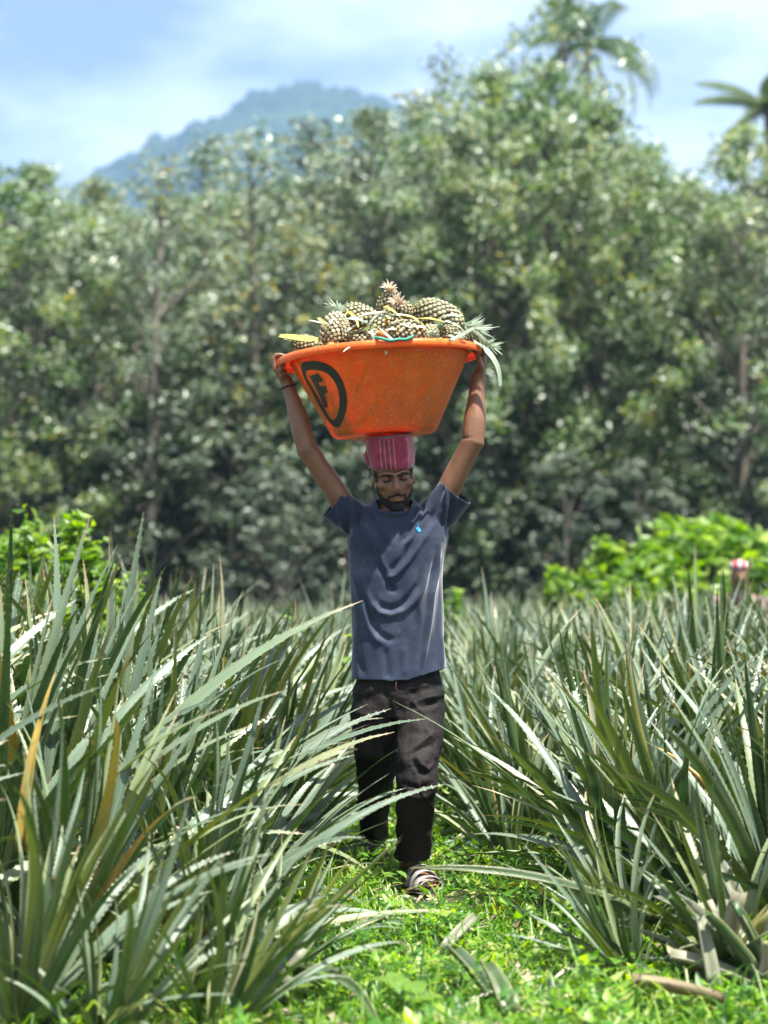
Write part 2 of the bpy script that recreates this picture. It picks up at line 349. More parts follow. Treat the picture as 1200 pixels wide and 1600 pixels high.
# ---------------------------------------------------------------- trees
def quads_from(Cn, A, B, shape='leaf'):
    """leaf faces: centres Cn, half axis A (length) and B (width): folded kite of 2 quads"""
    n = len(Cn); Nn = np.cross(A, B); ln = np.linalg.norm(Nn, axis=1, keepdims=True) + 1e-9; Nn = Nn / ln * np.linalg.norm(B, axis=1, keepdims=True)
    v0 = Cn - A; v1 = Cn + A - Nn * 0.35; l = Cn - A * 0.15 + B + Nn * 0.35; r = Cn - A * 0.15 - B + Nn * 0.35
    V = np.stack([v0, r, v1, l], 1).reshape(-1, 3)
    k = np.arange(n) * 4
    F = np.concatenate([np.stack([k, k + 1, k + 2], 1), np.stack([k, k + 2, k + 3], 1)])
    return V, F
def rand_dirs(g, n):
    d = g.normal(size=(n, 3)); return d / np.linalg.norm(d, axis=1, keepdims=True)
def tree_meshes(seed, H, wide, nclump, nleaf, base=0.12, sparse_top=False, leaf=0.13):
    g = np.random.default_rng(seed); rr = random.Random(seed)
    mb = MB(); lean = rr.uniform(-0.25, 0.25)
    pts = [(lean * (k / 6) ** 2, 0, H * 0.92 * k / 6) for k in range(7)]
    mb.add(*loft(pts, [H * 0.014 * (1 - 0.8 * k / 6) for k in range(7)], 8, up=(0, 1, 0)))
    cent = []
    for i in range(nclump):
        u = base + (1 - base) * (i + rr.random()) / nclump
        rad = wide * (0.55 + 0.75 * math.sin(math.pi * min(1, u * 0.92 + 0.06)) ** 0.8) * (1 if u < 0.85 else max(0.12, (1 - u) / 0.15 * 0.9 + 0.1))
        th = i * 2.4 + rr.uniform(-.5, .5); q = rad * rr.uniform(0.25, 1.0) ** 0.6
        c = np.array([math.cos(th) * q + lean * u * u, math.sin(th) * q, H * u]); cent.append((c, u))
        if i % 2 == 0:
            z0 = max(0.1, c[2] - q * 0.9); s0 = (lean * (z0 / H) ** 2, 0, z0)
            mid = ((s0[0] + c[0]) / 2, c[1] / 2, (z0 + c[2]) / 2 + 0.15)
            mb.add(*loft([s0, mid, tuple(c)], [0.05 * (1.1 - u) + 0.015, 0.03, 0.01], 5))
    Cn = []
    for c, u in cent:
        n = int(nleaf * rr.uniform(0.5, 1.5) * (0.55 if (sparse_top and u > 0.8) else 1)); s = rr.uniform(0.28, 0.62)
        Cn.append(c + rand_dirs(g, n) * (g.random((n, 1)) ** .45) * np.array([s, s, s * 0.7]))
    Cn = np.concatenate(Cn); n = len(Cn); Cn[:, 2] = np.maximum(Cn[:, 2], 0.1)
    A = rand_dirs(g, n); A[:, 2] = -g.random(n) * 0.9; A /= np.linalg.norm(A, axis=1, keepdims=True)
    B = np.cross(A, np.array([0, 0, 1.0]) + rand_dirs(g, n) * .75); B /= np.linalg.norm(B, axis=1, keepdims=True)
    sz = leaf * g.uniform(0.55, 1.25, size=(n, 1))
    V, F = quads_from(Cn, A * sz, B * sz * 0.42)
    return mb.mesh('tree_trunk'), mesh_np('tree_crown', V, F)
TREES = [tree_meshes(11, 10, 1.9, 130, 110, base=.10, leaf=.078), tree_meshes(12, 10, 2.1, 130, 110, base=.09, leaf=.08), tree_meshes(13, 10, 1.6, 115, 100, base=.12, sparse_top=True, leaf=.075), tree_meshes(14, 10, 2.4, 160, 115, base=.08, leaf=.08), tree_meshes(15, 10, 1.2, 70, 70, sparse_top=True, leaf=.085), tree_meshes(16, 10, 3.2, 80, 110, base=.05, leaf=.17)]
TREEM = {}
def put_tree(px, topy, Y, v, mat, label, wscale=1.0, name='plantation_tree', group='plantation trees behind the field', cat='tree'):
    H = (W(px, topy, Y).z); s = H / 10.0
    root = empty(name, (W(px, 0, Y).x, Y, 0), (0, 0, rnd.uniform(0, 6.28)), label, cat, group)
    root.scale = (s * wscale, s * wscale, s)
    tm, cm = TREES[v]
    if (v, mat) not in TREEM:
        a = tm.copy(); a.materials.clear(); a.materials.append(M_bark); b = cm.copy(); b.materials.clear(); b.materials.append(M_tree[mat]); TREEM[(v, mat)] = (a, b)
    a, b = TREEM[(v, mat)]
    o1 = bpy.data.objects.new('trunk', a); C.objects.link(o1); o1.parent = root
    o2 = bpy.data.objects.new('crown', b); C.objects.link(o2); o2.parent = root
    return root
ORD = 'first second third fourth fifth sixth seventh eighth ninth tenth eleventh twelfth thirteenth fourteenth fifteenth sixteenth seventeenth eighteenth nineteenth twentieth'.split()
ORD += ['twenty-' + o for o in ORD[:9]] + ['thirtieth'] + ['thirty-' + o for o in ORD[:9]] + ['fortieth']
front = [  # px, top row, distance, variant, material, width, label
 (-60, 235, 36, 3, 1, 1.15, 'bushy tree at the wood edge, cut by the left edge of the picture'),
 (60, 262, 37, 0, 1, 1.0, 'rounded green tree with a high crown just left of the gap where the hill shows'),
 (150, 288, 38, 1, 0, 1.0, 'grey green tree below the foot of the distant hill'),
 (235, 250, 36, 4, 0, 1.1, 'slender tree with sparse top twigs against the left slope of the hill'),
 (315, 225, 39, 2, 0, 1.0, 'thin tree whose open top stands before the left slope of the hill'),
 (405, 205, 37, 4, 0, 1.2, 'slim tree with loose top sprays below the hilltop'),
 (495, 200, 40, 2, 2, 1.0, 'dark leaved tree straight below the summit of the hill'),
 (575, 178, 38, 0, 0, 1.0, 'full grey green tree directly above the pile of pineapples'),
 (665, 160, 39, 2, 0, 1.1, 'tall tree with wispy top right above the basin rim'),
 (755, 115, 37, 3, 1, .9, 'broad bright green tree, the leafiest and widest right of the basin'),
 (855, 105, 38, 1, 1, .9, 'tall green tree standing in front of the coconut palm trunk'),
 (945, 165, 37, 0, 1, .85, 'green tree just below the drooping right fronds of the coconut palm'),
 (1060, 285, 38, 3, 0, .85, 'lower silvery tree under the patch of blue sky at right'),
 (1160, 205, 36, 1, 1, 1.0, 'green tree below the dark palm at the right edge'),
 (1260, 220, 38, 0, 0, 1.0, 'grey green tree cut by the right edge of the picture')]
for px, ty, Y, v, mt, ws, lab in front: put_tree(px, ty, Y, v, mt, lab, ws)
back_lab = 'slender plantation tree deeper in the wood, half hidden by the front trees'
sky_x = [-200, 0, 130, 200, 320, 450, 560, 700, 850, 1000, 1050, 1100, 1200, 1400]
sky_y = [290, 285, 325, 315, 290, 270, 235, 195, 165, 240, 310, 300, 250, 250]
for row, (Y, n, off) in enumerate([(43, 20, 20), (49, 20, 0), (56, 20, 30), (64, 19, 10)]):
    for i in range(n):
        px = -430 + (2060) * (i + 0.5) / n + off + rnd.uniform(-25, 25)
        ty = float(np.interp(px, sky_x, sky_y)) + 18 + rnd.uniform(-10, 55)
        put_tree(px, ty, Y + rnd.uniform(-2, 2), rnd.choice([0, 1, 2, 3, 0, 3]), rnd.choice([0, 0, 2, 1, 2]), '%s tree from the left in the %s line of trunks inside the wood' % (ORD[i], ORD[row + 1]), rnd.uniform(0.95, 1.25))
# low understorey in front of the trunks
for i in range(11):
    px = -120 + 1440 * (i + 0.5) / 11 + rnd.uniform(-28, 28); Y = rnd.uniform(33, 37)
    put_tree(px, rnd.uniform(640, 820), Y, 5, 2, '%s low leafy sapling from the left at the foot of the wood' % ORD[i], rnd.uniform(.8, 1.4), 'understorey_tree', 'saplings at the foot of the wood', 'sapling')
put_tree(888, -45, 42, 2, 1, 'very tall narrow tree whose top leaves the picture beside the palm', 0.8, 'slender_tree', None, 'tree')
put_tree(690, 90, 41, 4, 0, 'thin tree with a few separate leaf tufts against the pale sky', 0.7, 'slender_tree', None, 'tree')

def palm(px, py, Y, fl, label, seed, droop=1.0, n=16):
    rr = random.Random(seed); top = W(px, py, Y); root = empty('coconut_palm', (top.x, Y, 0), (0, 0, 0), label, 'palm tree')
    mb = MB(); mb.add(*loft([(0, 0, top.z * k / 8) for k in range(9)], [0.2 - 0.008 * k for k in range(9)], 10)); obj('trunk', mb.mesh('palm_trunk'), M_bark, root)
    for i in range(n):
        az = i * 2.399 + rr.uniform(-.2, .2); el = rr.uniform(-0.15, 1.15)
        mb = MB(); P = []; Lf = fl * rr.uniform(0.8, 1.1); x = z = 0; a = el
        for k in range(13):
            P.append(Vector((x, 0, z))); x += math.cos(a) * Lf / 12; z += math.sin(a) * Lf / 12; a -= 0.12 * droop * rr.uniform(.8, 1.2)
        mb.add(*loft(P, [0.07 * (1 - k / 13) + 0.012 for k in range(13)], 5, up=(0, 1, 0)))
        for k in range(1, 12):
            for sub in (0, .33, .66):
                p = P[k].lerp(P[k + 1], sub); t = (P[k + 1] - P[k]).normalized(); ll = fl * 0.2 * math.sin(math.pi * min(1, (k + sub) / 12 * 0.85 + 0.12)) + 0.1
                for s in (-1, 1):
                    d = (t * 0.55 + Vector((0, s * 0.85, 0)) + Vector((0, 0, -0.45))).normalized(); w = t * 0.035
                    mb.add([p - w, p + w, p + d * ll * .6 + w * .8 + Vector((0, 0, .03)), p + d * ll], [[0, 1, 2, 3]])
        o = obj('frond', mb.mesh('palm_frond', False), M_palm, root, (0, 0, top.z)); o.rotation_euler = (0, 0, az)
palm(918, 72, 72, 4.3, 'coconut palm with drooping fronds rising above the trees at right', 4, 1.25, 13)
palm(1200, 172, 60, 2.5, 'dark palm with upright fronds at the right edge of the picture', 9, 0.7, 14)

# ---------------------------------------------------------------- leafy shrubs
def shrub(px, topy, Y, w, label, seed, n=2600, leaf=0.05, mat=None, name='lime_green_shrub', Hmin=0.15, group='lime green shrubs in the field'):
    g = np.random.default_rng(seed); rr = random.Random(seed); H = W(px, topy, Y).z
    root = empty(name, (W(px, 0, Y).x, Y, 0), (0, 0, 0), label, 'shrub', group)
    mb = MB(); Cn = []
    k = 22
    for i in range(k):
        th = rr.uniform(0, 6.28); q = w * math.sqrt(rr.random()); zt = H * (1 - 0.55 * (q / w) ** 1.7) * rr.uniform(0.78, 1.0)
        tip = Vector((math.cos(th) * q, math.sin(th) * q, zt)); mb.add(*loft([(0, 0, 0), tip * 0.5 + Vector((0, 0, .1)), tip], [0.015, 0.009, 0.004], 5))
        m = n // k
        Cn.append(np.array(tip) + g.normal(size=(m, 3)) * np.array([w * .12, w * .12, H * 0.06]) - np.array([0, 0, 0.05]))
        Cn.append(np.array(tip) * g.uniform(0.35, 1.0, size=(m // 2, 1)) + g.normal(size=(m // 2, 3)) * w * .12)
    Cn = np.concatenate(Cn); Cn[:, 2] = np.clip(Cn[:, 2], 0.08, H * 1.02); n = len(Cn)
    A = rand_dirs(g, n); A[:, 2] = -np.abs(A[:, 2]) * .5; A /= np.linalg.norm(A, axis=1, keepdims=True)
    B = np.cross(A, rand_dirs(g, n)); B /= np.linalg.norm(B, axis=1, keepdims=True); sz = leaf * g.uniform(.6, 1.3, size=(n, 1))
    V, F = quads_from(Cn, A * sz, B * sz * .42)
    obj('stems', mb.mesh('shrub_stems'), M_bark, root); obj('foliage', mesh_np('shrub_foliage', V, F), mat or M_lime, root)
shrub(1120, 818, 19, 1.05, 'large lime green shrub behind the stooping worker at right', 21, 4200, .105)
shrub(1035, 850, 18.5, .6, 'rounded lime green shrub joined to the left of the large one', 22, 2600, .10)
shrub(945, 840, 20, .33, 'narrow upright yellow green shrub right of the dark trunks', 23, 1500, .085)
shrub(985, 866, 17.5, .35, 'low lime green shrub in front of the narrow upright one', 24, 1500, .085)
shrub(885, 888, 19, .3, 'small low green shrub, leftmost of the shrubs right of the man', 25, 900, .08)
shrub(1200, 870, 17, .6, 'green shrub cut by the right edge beside the stooping worker', 26, 2200, .10)
shrub(706, 925, 15, .22, 'small dark green shrub just right of the hem of the t-shirt', 27, 1000, .05)
shrub(30, 798, 11, .36, 'tall bright green shrub behind the pineapples at the left edge', 31, 2200, .05)
shrub(115, 812, 10.5, .3, 'bright green shrub with small leaves behind the left pineapple tips', 32, 2000, .048)
shrub(200, 900, 10, .2, 'small bright green shrub tuft low between the left pineapple tips', 33, 1400, .035)

# ---------------------------------------------------------------- pineapple plants
def pleaf(Lg, w0, t0, t1, p=1.6, segs=13, teeth=True, fold=0.30, side=0.0, twist=0.0):
    """root at origin, grows up and bends towards +X; front face = upper side"""
    V, F, U = [], [], []; x = z = y = 0.0; prev = None; cross = 5
    us = [-1, -0.55, 0, 0.55, 1]; edges = []
    for i in range(segs + 1):
        s = i / segs; a = t0 + (t1 - t0) * s ** p
        w = w0 * 0.5 * (1 - s ** 2.4) ** 0.85 * (0.85 + 0.15 * math.cos(s * 3)) + 0.0006
        T = Vector((math.sin(a), side * s, math.cos(a))).normalized(); Bn = Vector((0, 1, 0)); Nn = Vector((-math.cos(a), 0, math.sin(a)))
        tw = twist * s; Bn, Nn = Bn * math.cos(tw) + Nn * math.sin(tw), Nn * math.cos(tw) - Bn * math.sin(tw)
        f = fold * (1 - 0.45 * s)
        for u in us:
            V.append(Vector((x, y, z)) + Bn * (u * w * math.cos(f * abs(u))) + Nn * (abs(u) ** 1.5 * w * f * 1.5)); U.append((0.5 + u * 0.5, s))
        edges.append((V[-cross].copy(), V[-1].copy(), Bn.copy(), T.copy()))
        x += T.x * Lg / segs; z += T.z * Lg / segs; y += T.y * Lg / segs
    for i in range(segs):
        for k in range(cross - 1):
            a = i * cross + k; F.append([a, a + 1, a + cross + 1, a + cross])
    if teeth:
        for i in range(1, segs):
            for sidx in (0, 1):
                for q in (0.0, 0.33, 0.66):
                    e0 = edges[i][sidx].lerp(edges[i + 1][sidx], q); Bn = edges[i][2] * (1 if sidx else -1); T = edges[i][3]
                    n = len(V); V += [e0 - T * 0.003, e0 + T * 0.003, e0 + Bn * 0.0036 + T * 0.0045]; U += [(0.995, i / segs)] * 3; F.append([n, n + 1, n + 2])
    return V, F, U
rl = random.Random(3)
LEAF = {'in': [], 'mid': [], 'out': []}
for k in range(8): LEAF['in'].append(MB().add(*pleaf(rl.uniform(.75, 1.0), rl.uniform(.049, .062), rl.uniform(.02, .16), rl.uniform(.15, .5), rl.uniform(1.2, 2.5), side=rl.uniform(-.12, .12), twist=rl.uniform(-.6, .6), fold=.42)).mesh('leaf'))
for k in range(10): LEAF['mid'].append(MB().add(*pleaf(rl.uniform(.75, 1.1), rl.uniform(.051, .066), rl.uniform(.2, .5), rl.uniform(.75, 1.5), rl.uniform(1.1, 2.2), side=rl.uniform(-.2, .2), twist=rl.uniform(-.9, .9), fold=.36)).mesh('leaf'))
for k in range(10): LEAF['out'].append(MB().add(*pleaf(rl.uniform(.55, .9), rl.uniform(.048, .061), rl.uniform(.6, .95), rl.uniform(1.2, 1.9), rl.uniform(1., 1.8), side=rl.uniform(-.2, .2), twist=rl.uniform(-.9, .9), fold=.3)).mesh('leaf'))
for k in LEAF:
    for me in LEAF[k]: me.materials.append(M_pleaf)
def leaf_plan(rr, n, lean):
    """per leaf: class, azimuth, scale; lean = (azimuth, strength) tilts the whole rosette"""
    out = []
    for i in range(n):
        u = (i + rr.random()) / n; cl = 'in' if u < .27 else ('mid' if u < .72 else 'out')
        out.append((cl, i * 2.399 + rr.uniform(-.35, .35), rr.uniform(.8, 1.12), rr.randrange(8)))
    return out
def tilt_matrix(az, st): return Matrix.Rotation(st, 3, Vector((-math.sin(az), math.cos(az), 0)))
def plant_parts(x, y, sc_, n, label, group, lean=(0, 0), seed=0, z=0.0):
    rr = random.Random(seed); root = empty('pineapple_plant', (x, y, z), (0, 0, 0), label, 'plant', group)
    T = tilt_matrix(*lean)
    for cl, az, s, v in leaf_plan(rr, n, lean):
        me = LEAF[cl][v]; o = bpy.data.objects.new('leaf', me); C.objects.link(o); o.parent = root
        M = T @ Matrix.Rotation(az, 3, 'Z'); o.rotation_euler = M.to_euler(); k = s * sc_; o.scale = (k, sc_ * rr.uniform(.85, 1.1), k)
        off = Vector((math.cos(az), math.sin(az), 0)) * (0.012 if cl == 'in' else 0.03); o.location = off
    return root
# joined plants for farther rows
def joined_plant(seed, n, segs):
    rr = random.Random(seed); mb = MB()
    for cl, az, s, v in leaf_plan(rr, n, None):
        t0, t1, Lr = {'in': ((.02, .16), (.15, .5), (.8, 1.1)), 'mid': ((.2, .5), (.6, 1.25), (.85, 1.15)), 'out': ((.6, .9), (1.2, 1.8), (.6, .95))}[cl]
        p = pleaf(rr.uniform(*Lr) * s, rr.uniform(.046, .06), rr.uniform(*t0), rr.uniform(*t1), 1.6, segs=segs, teeth=False, fold=.36, side=rr.uniform(-.2, .2), twist=rr.uniform(-.8, .8))
        mb.add(*xform(p, Matrix.Rotation(az, 4, 'Z')))
    return mb
JP = []
for k in range(7):
    me = joined_plant(100 + k, 38, 7).mesh('pineapple_plant'); me.materials.append(M_pleaf); JP.append(me)

def path_l(Y): return float(np.interp(Y, [3, 5, 6, 7, 9, 14], [-.5, -.36, -.30, -.26, -.22, -.02]))
def path_r(Y): return float(np.interp(Y, [3, 5, 6, 7, 9, 14], [.62, .62, .62, .44, .28, .06]))
key_plants = [ # x, y, scale, n, lean az, lean strength, label
 (-.60, 5.55, .84, 46, 0.0, .33, 'pineapple plant beside the path with leaves reaching in front of the worker'),
 (-.92, 5.25, 1.0, 48, .2, .34, 'pineapple plant at lower left whose leaves fan out to the right'),
 (-.50, 4.85, .66, 40, .2, .45, 'low shaded pineapple plant at the bottom left beside the path'),
 (-.90, 4.62, .78, 42, .3, .26, 'nearest pineapple plant, rising from the bottom left corner'),
 (-.50, 6.35, .78, 42, -.2, .26, 'pineapple plant with arching leaves reaching over the worker’s shins'),
 (-1.12, 6.0, 1.30, 46, .2, .14, 'tallest pineapple plant on the left, its tips before the green shrub'),
 (-.80, 6.15, 1.08, 46, .1, .24, 'pineapple plant left of the man between the tallest one and the path'),
 (-.42, 7.25, .78, 40, .1, .30, 'pineapple plant touching the worker’s right trouser leg at the left'),
 (1.05, 6.15, 1.0, 52, 3.3, .42, 'largest pineapple plant on the right with leaves arching over the path'),
 (1.22, 5.65, .98, 46, 3.1, .20, 'pineapple plant cut by the right edge with broad upright leaves'),
 (.92, 6.95, .95, 46, 3.3, .36, 'pineapple plant right of the path just behind the largest one'),
 (.66, 7.75, .9, 44, 3.4, .32, 'pineapple plant right of the path level with the worker’s waist'),
 (-.42, 4.62, .55, 34, .3, .5, 'low pineapple plant with broad dark leaves at the bottom edge, left of the path'),
 (-.68, 4.50, .60, 36, .0, .4, 'blue green pineapple plant at the bottom edge beside the lower left corner'),
 (-.34, 5.20, .55, 32, .4, .6, 'sprawling pineapple plant with low leaves lying over the path edge at left'),
 (1.00, 5.30, .62, 40, 3.2, .35, 'lower green pineapple plant in front of the largest right one, above the dry stubs'),
 (.78, 5.75, .58, 36, 3.0, .5, 'sprawling pineapple plant with low arching leaves at the right path edge'),
 (.70, 5.25, .50, 34, 3.3, .55, 'small spreading pineapple plant at the right edge of the path near the bottom'),
 (.50, 7.35, .62, 36, 3.2, .40, 'small low pineapple plant crowding the path just right of the worker'),
]
used = []
for i, (x, y, s, n, la, ls, lab) in enumerate(key_plants):
    plant_parts(x, y, s, n, lab, 'pineapple plants beside the path', (la, ls), 40 + i); used.append((x, y))
spots = []
Y = 3.9; row = 0
while Y < 34:
    row_w = max(1.4, .225 * Y + .9); dx = .44 if Y < 12 else .50
    x = -row_w + rnd.uniform(0, .3)
    while x < row_w:
        xx = x + rnd.uniform(-.12, .12); yy = Y + rnd.uniform(-.14, .14)
        if (xx < path_l(yy) - .10 or xx > path_r(yy) + .06 or yy > 14.5) and abs(xx) < row_w:
            if all((xx - a) ** 2 + (yy - b) ** 2 > .30 ** 2 for a, b in used) and not (yy < 5.3 and xx > .66) and not yy < 4.5 \
               and not (abs(xx - .05) < .33 and 6.3 < yy < 8.0):
                spots.append((xx, yy, row, 0))
        x += dx
    Y += .44 if Y < 12 else .60; row += 1
def plant_h(x, y):
    if x < 0: h = 1.02 + .30 * min(1, max(0, (-x - .5) / .6)) * (1 if y < 8 else max(0, 1 - (y - 8) / 5))
    else: h = .98 + .20 * min(1, max(0, (x - .7) / .8))
    return h * (1.0 if y < 9 else max(.74, 1 - (y - 9) * .022))
near = [p for p in spots if p[1] < 10.2]; far = [p for p in spots if p[1] >= 10.2]; far.sort(key=lambda p: p[1])
for i, (x, y, row_, _) in enumerate(near):
    nth = sum(1 for p in near if p[2] == row_ and (p[0] < 0) == (x < 0) and abs(p[0]) < abs(x))
    side = 'left' if x < 0 else 'right'; la = 0.0 if x < 0 else math.pi; d = abs(x) - .35
    plant_parts(x, y, plant_h(x, y) * rnd.uniform(.86, 1.06), 34 if y > 8 else 42, 'pineapple plant %s of the path, %s row from the front, %s out from the path' % (side, ORD[row_], ORD[nth]),
        'pineapple plants in the near field, %s side' % side, (la + rnd.uniform(-.6, .6), max(0.12, .36 - .16 * d) * rnd.uniform(.6, 1.25)), 200 + i)
room = 296 - len(near) - len(key_plants)
for i, (x, y, row_, _) in enumerate(far[:room]):
    side = 'left' if x < 0 else 'right'; nth = sum(1 for p in far if p[2] == row_ and (p[0] < 0) == (x < 0) and abs(p[0]) < abs(x))
    s = plant_h(x, y) * rnd.uniform(.85, 1.08); o = obj('pineapple_plant', JP[rnd.randrange(7)], None, None, (x, y, 0)); o.rotation_euler = (rnd.uniform(-.08, .08), (.1 if x < 0 else -.1) + rnd.uniform(-.1, .1), rnd.uniform(0, 6.28)); o.scale = (s, s, s)
    tag(o, 'distant pineapple plant %s of the middle, %s row from the front, %s out' % (side, ORD[row_], ORD[nth]), 'plant', 'pineapple plants farther back in the field')
Vs, Fs, Us, nn = [], [], [], 0
fm = [joined_plant(300 + k, 24, 4) for k in range(4)]
fv = [(np.array([tuple(v) for v in m.V]), np.array([f for f in m.F]), np.array(m.U)) for m in fm]
for (x, y, *_) in far[room:]:
    v, f, u = fv[rnd.randrange(4)]; a = rnd.uniform(0, 6.28); s = plant_h(x, y) * rnd.uniform(.85, 1.08); c_, s_ = math.cos(a), math.sin(a)
    M = np.array([[c_, -s_, 0], [s_, c_, 0], [0, 0, 1]]) * s; Vs.append(v @ M.T + np.array([x, y, 0])); Fs.append(f + nn); Us.append(u); nn += len(v)
if Vs:
    o = obj('pineapple_field', mesh_np('pineapple_field', np.concatenate(Vs), np.concatenate(Fs), np.concatenate(Us)), M_pleaf); tag(o, 'mass of pineapple leaves in the farthest part of the field below the wood', 'field', kind='stuff')
print('near', len(near), 'far', len(far))

# ---------------------------------------------------------------- ground cover on the path
def ground_cover():
    g = np.random.default_rng(5)
    n = 9500; Y = 4.3 + (g.random(n) ** 1.6) * 9; X = np.empty(n)
    for i, y in enumerate(Y): X[i] = g.uniform(path_l(y) - .45, path_r(y) + .5)
    h = g.uniform(.015, .085, n) * np.where(g.random(n) < .12, 1.9, 1.0) * np.array([max(.15, .9 + 1.9 * mnoise.noise(Vector((a * 3.1, b * 3.1, 0)))) for a, b in zip(X, Y)])
    base = np.stack([X, Y, h], 1); k = 6
    Cn = np.repeat(base, k, 0); m = len(Cn); a = g.uniform(0, 6.28, m); el = g.uniform(-.5, .75, m)
    A = np.stack([np.cos(a) * np.cos(el), np.sin(a) * np.cos(el), np.sin(el)], 1); L_ = g.uniform(.008, .020, (m, 1)) * np.repeat(g.choice([.6, .8, 1, 1.3, 1.7], len(base)), k)[:, None]
    Cn = Cn + A * L_ * 1.2 + np.stack([np.zeros(m), np.zeros(m), g.uniform(-.02, .012, m)], 1)
    S = np.cross(A, np.array([0, 0, 1.0])); S /= np.linalg.norm(S, axis=1, keepdims=True) + 1e-9; S += g.normal(size=S.shape) * .3
    kk = (((Cn[:, 0] - .17) / .17) ** 2 + ((Cn[:, 1] - 6.60) / .38) ** 2 > 1) | (Cn[:, 2] < .022); Cn, A, S, L_ = Cn[kk], A[kk], S[kk], L_[kk]; m = len(Cn)
    V, F = quads_from(Cn, A * L_, S * L_ * g.uniform(.3, .5, (m, 1)))
    o = obj('ground_cover', mesh_np('ground_cover', V, F), M_weed); tag(o, 'low bright green weeds covering the path between the pineapple rows', 'weeds', kind='stuff')
    # grass blades
    n = 19000; Y = 4.3 + (g.random(n) ** 1.5) * 9; X = np.array([g.uniform(path_l(y) - .5, path_r(y) + .5) for y in Y]); kg = ((X - .17) / .17) ** 2 + ((Y - 6.60) / .38) ** 2 > 1; X, Y = X[kg], Y[kg]; n = len(X); P = np.stack([X, Y, np.zeros(n) - .01], 1)
    a = g.uniform(0, 6.28, n); ln = g.uniform(.04, .14, (n, 1)) * np.where(g.random((n, 1)) < .06, 1.8, 1); D = np.stack([np.cos(a), np.sin(a), np.zeros(n)], 1); S = np.stack([-np.sin(a), np.cos(a), np.zeros(n)], 1); b = g.uniform(.3, 1.3, (n, 1)); Z = np.array([0, 0, 1.0])
    w = g.uniform(.0016, .0038, (n, 1)); P1 = P + Z * ln * .55 + D * ln * b * .2; P2 = P + Z * ln * .85 + D * ln * b * .6; P3 = P + Z * ln * .9 * (1.2 - b * .4) + D * ln * b
    V = np.stack([P - S * w, P + S * w, P1 + S * w, P1 - S * w, P2 + S * w * .7, P2 - S * w * .7, P3], 1).reshape(-1, 3); k = np.arange(n) * 7
    F = [*np.stack([k, k + 1, k + 2, k + 3], 1).tolist(), *np.stack([k + 3, k + 2, k + 4, k + 5], 1).tolist(), *np.stack([k + 5, k + 4, k + 6], 1).tolist()]
    o = obj('grass', mesh_np('grass', V, F), M_weed); tag(o, 'fine green grass blades growing among the weeds on the path', 'grass', kind='stuff')
    # dry litter
    n = 3200; Y = 4.2 + (g.random(n) ** 1.3) * 10; X = g.uniform(-1.6, 1.8, n); Cn = np.stack([X, Y, g.uniform(.0, .06, n)], 1); a = g.uniform(0, 6.28, n); A = np.stack([np.cos(a), np.sin(a), g.uniform(-.3, .3, n)], 1); S = np.stack([-np.sin(a), np.cos(a), g.uniform(-.4, .4, n)], 1); L_ = g.uniform(.03, .12, (n, 1))
    V, F = quads_from(Cn, A * L_, S * g.uniform(.006, .018, (n, 1))); 
    m2 = leaf_mat('litter', [(0.0, (0.12, 0.09, 0.05)), (0.5, (0.30, 0.25, 0.17)), (1.0, (0.42, 0.38, 0.30))], .7, .1)
    o = obj('leaf_litter', mesh_np('leaf_litter', V, F), m2); tag(o, 'dry straw coloured leaf litter on the soil under the plants', 'litter', kind='stuff')
ground_cover()

def weed(px, py, Y, h, label, seed, leaf=.03, n=14, mat=None):
    rr = random.Random(seed); p = W(px, py, Y); root = empty('weed_plant', (p.x, Y, 0), (0, 0, 0), label, 'weed')
    for sidx in range(3):
        az = rr.uniform(0, 6.28); top = Vector((math.cos(az) * h * .3, math.sin(az) * h * .3, h * rr.uniform(.7, 1)))
        mb = MB(); mb.add(*loft([(0, 0, 0), top * .5 + Vector((0, 0, h * .06)), top], [.0022, .0018, .001], 5)); obj('stem', mb.mesh('weed_stem'), M_weed, root)
        for i in range(n // 3):
            u = .35 + .65 * (i + 1) / (n // 3); q = top * u; a = i * 2.4 + rr.uniform(-.3, .3); L_ = leaf * rr.uniform(.7, 1.2); d = Vector((math.cos(a), math.sin(a), rr.uniform(-.2, .5))).normalized(); s = d.cross(Vector((0, 0, 1))).normalized()
            mb = MB(); V = [q]; 
            for t_, w_ in ((.25, .30), (.55, .42), (.85, .26)):
                for sg in (-1, 0, 1): V.append(q + d * L_ * 2 * t_ + s * (sg * w_ * L_ * 1.3) + Vector((0, 0, (abs(sg) * .12 - t_ * t_ * .35) * L_)))
            V.append(q + d * L_ * 2 - Vector((0, 0, L_ * .45)))
            F = [[0, 1, 2], [0, 2, 3], [1, 4, 5, 2], [2, 5, 6, 3], [4, 7, 8, 5], [5, 8, 9, 6], [7, 10, 8], [8, 10, 9]]
            mb.add(V, F); obj('leaf', mb.mesh('weed_leaf'), mat or M_lime, root)
weed(1010, 1500, 4.9, .13, 'round leaved weed growing over the dry leaf pile at bottom right', 1, .030, 15)
weed(1070, 1560, 4.7, .10, 'small round leaved weed at the bottom edge beside the dry leaves', 2, .028, 12)
weed(640, 1600, 4.75, .16, 'broad leaved green weed at the bottom middle of the path', 3, .045, 9)
weed(520, 1590, 4.8, .14, 'lime green weed at the bottom left end of the path', 4, .034, 15)
weed(590, 1330, 6.1, .26, 'thin green weed standing before the rear foot of the worker', 5, .020, 18)
weed(905, 1560, 4.8, .20, 'leafy weed with pointed leaves at the right side of the path', 6, .026, 24)
weed(560, 1520, 5.2, .16, 'pale green weed in the left half of the path', 7, .026, 18)
weed(720, 1540, 5.0, .12, 'bright weed in the middle of the path near the cut leaves', 8, .024, 18)
weed(470, 1080, 9.5, .98, 'light green fern like weed rising between the left pineapple rows', 9, .045, 30)
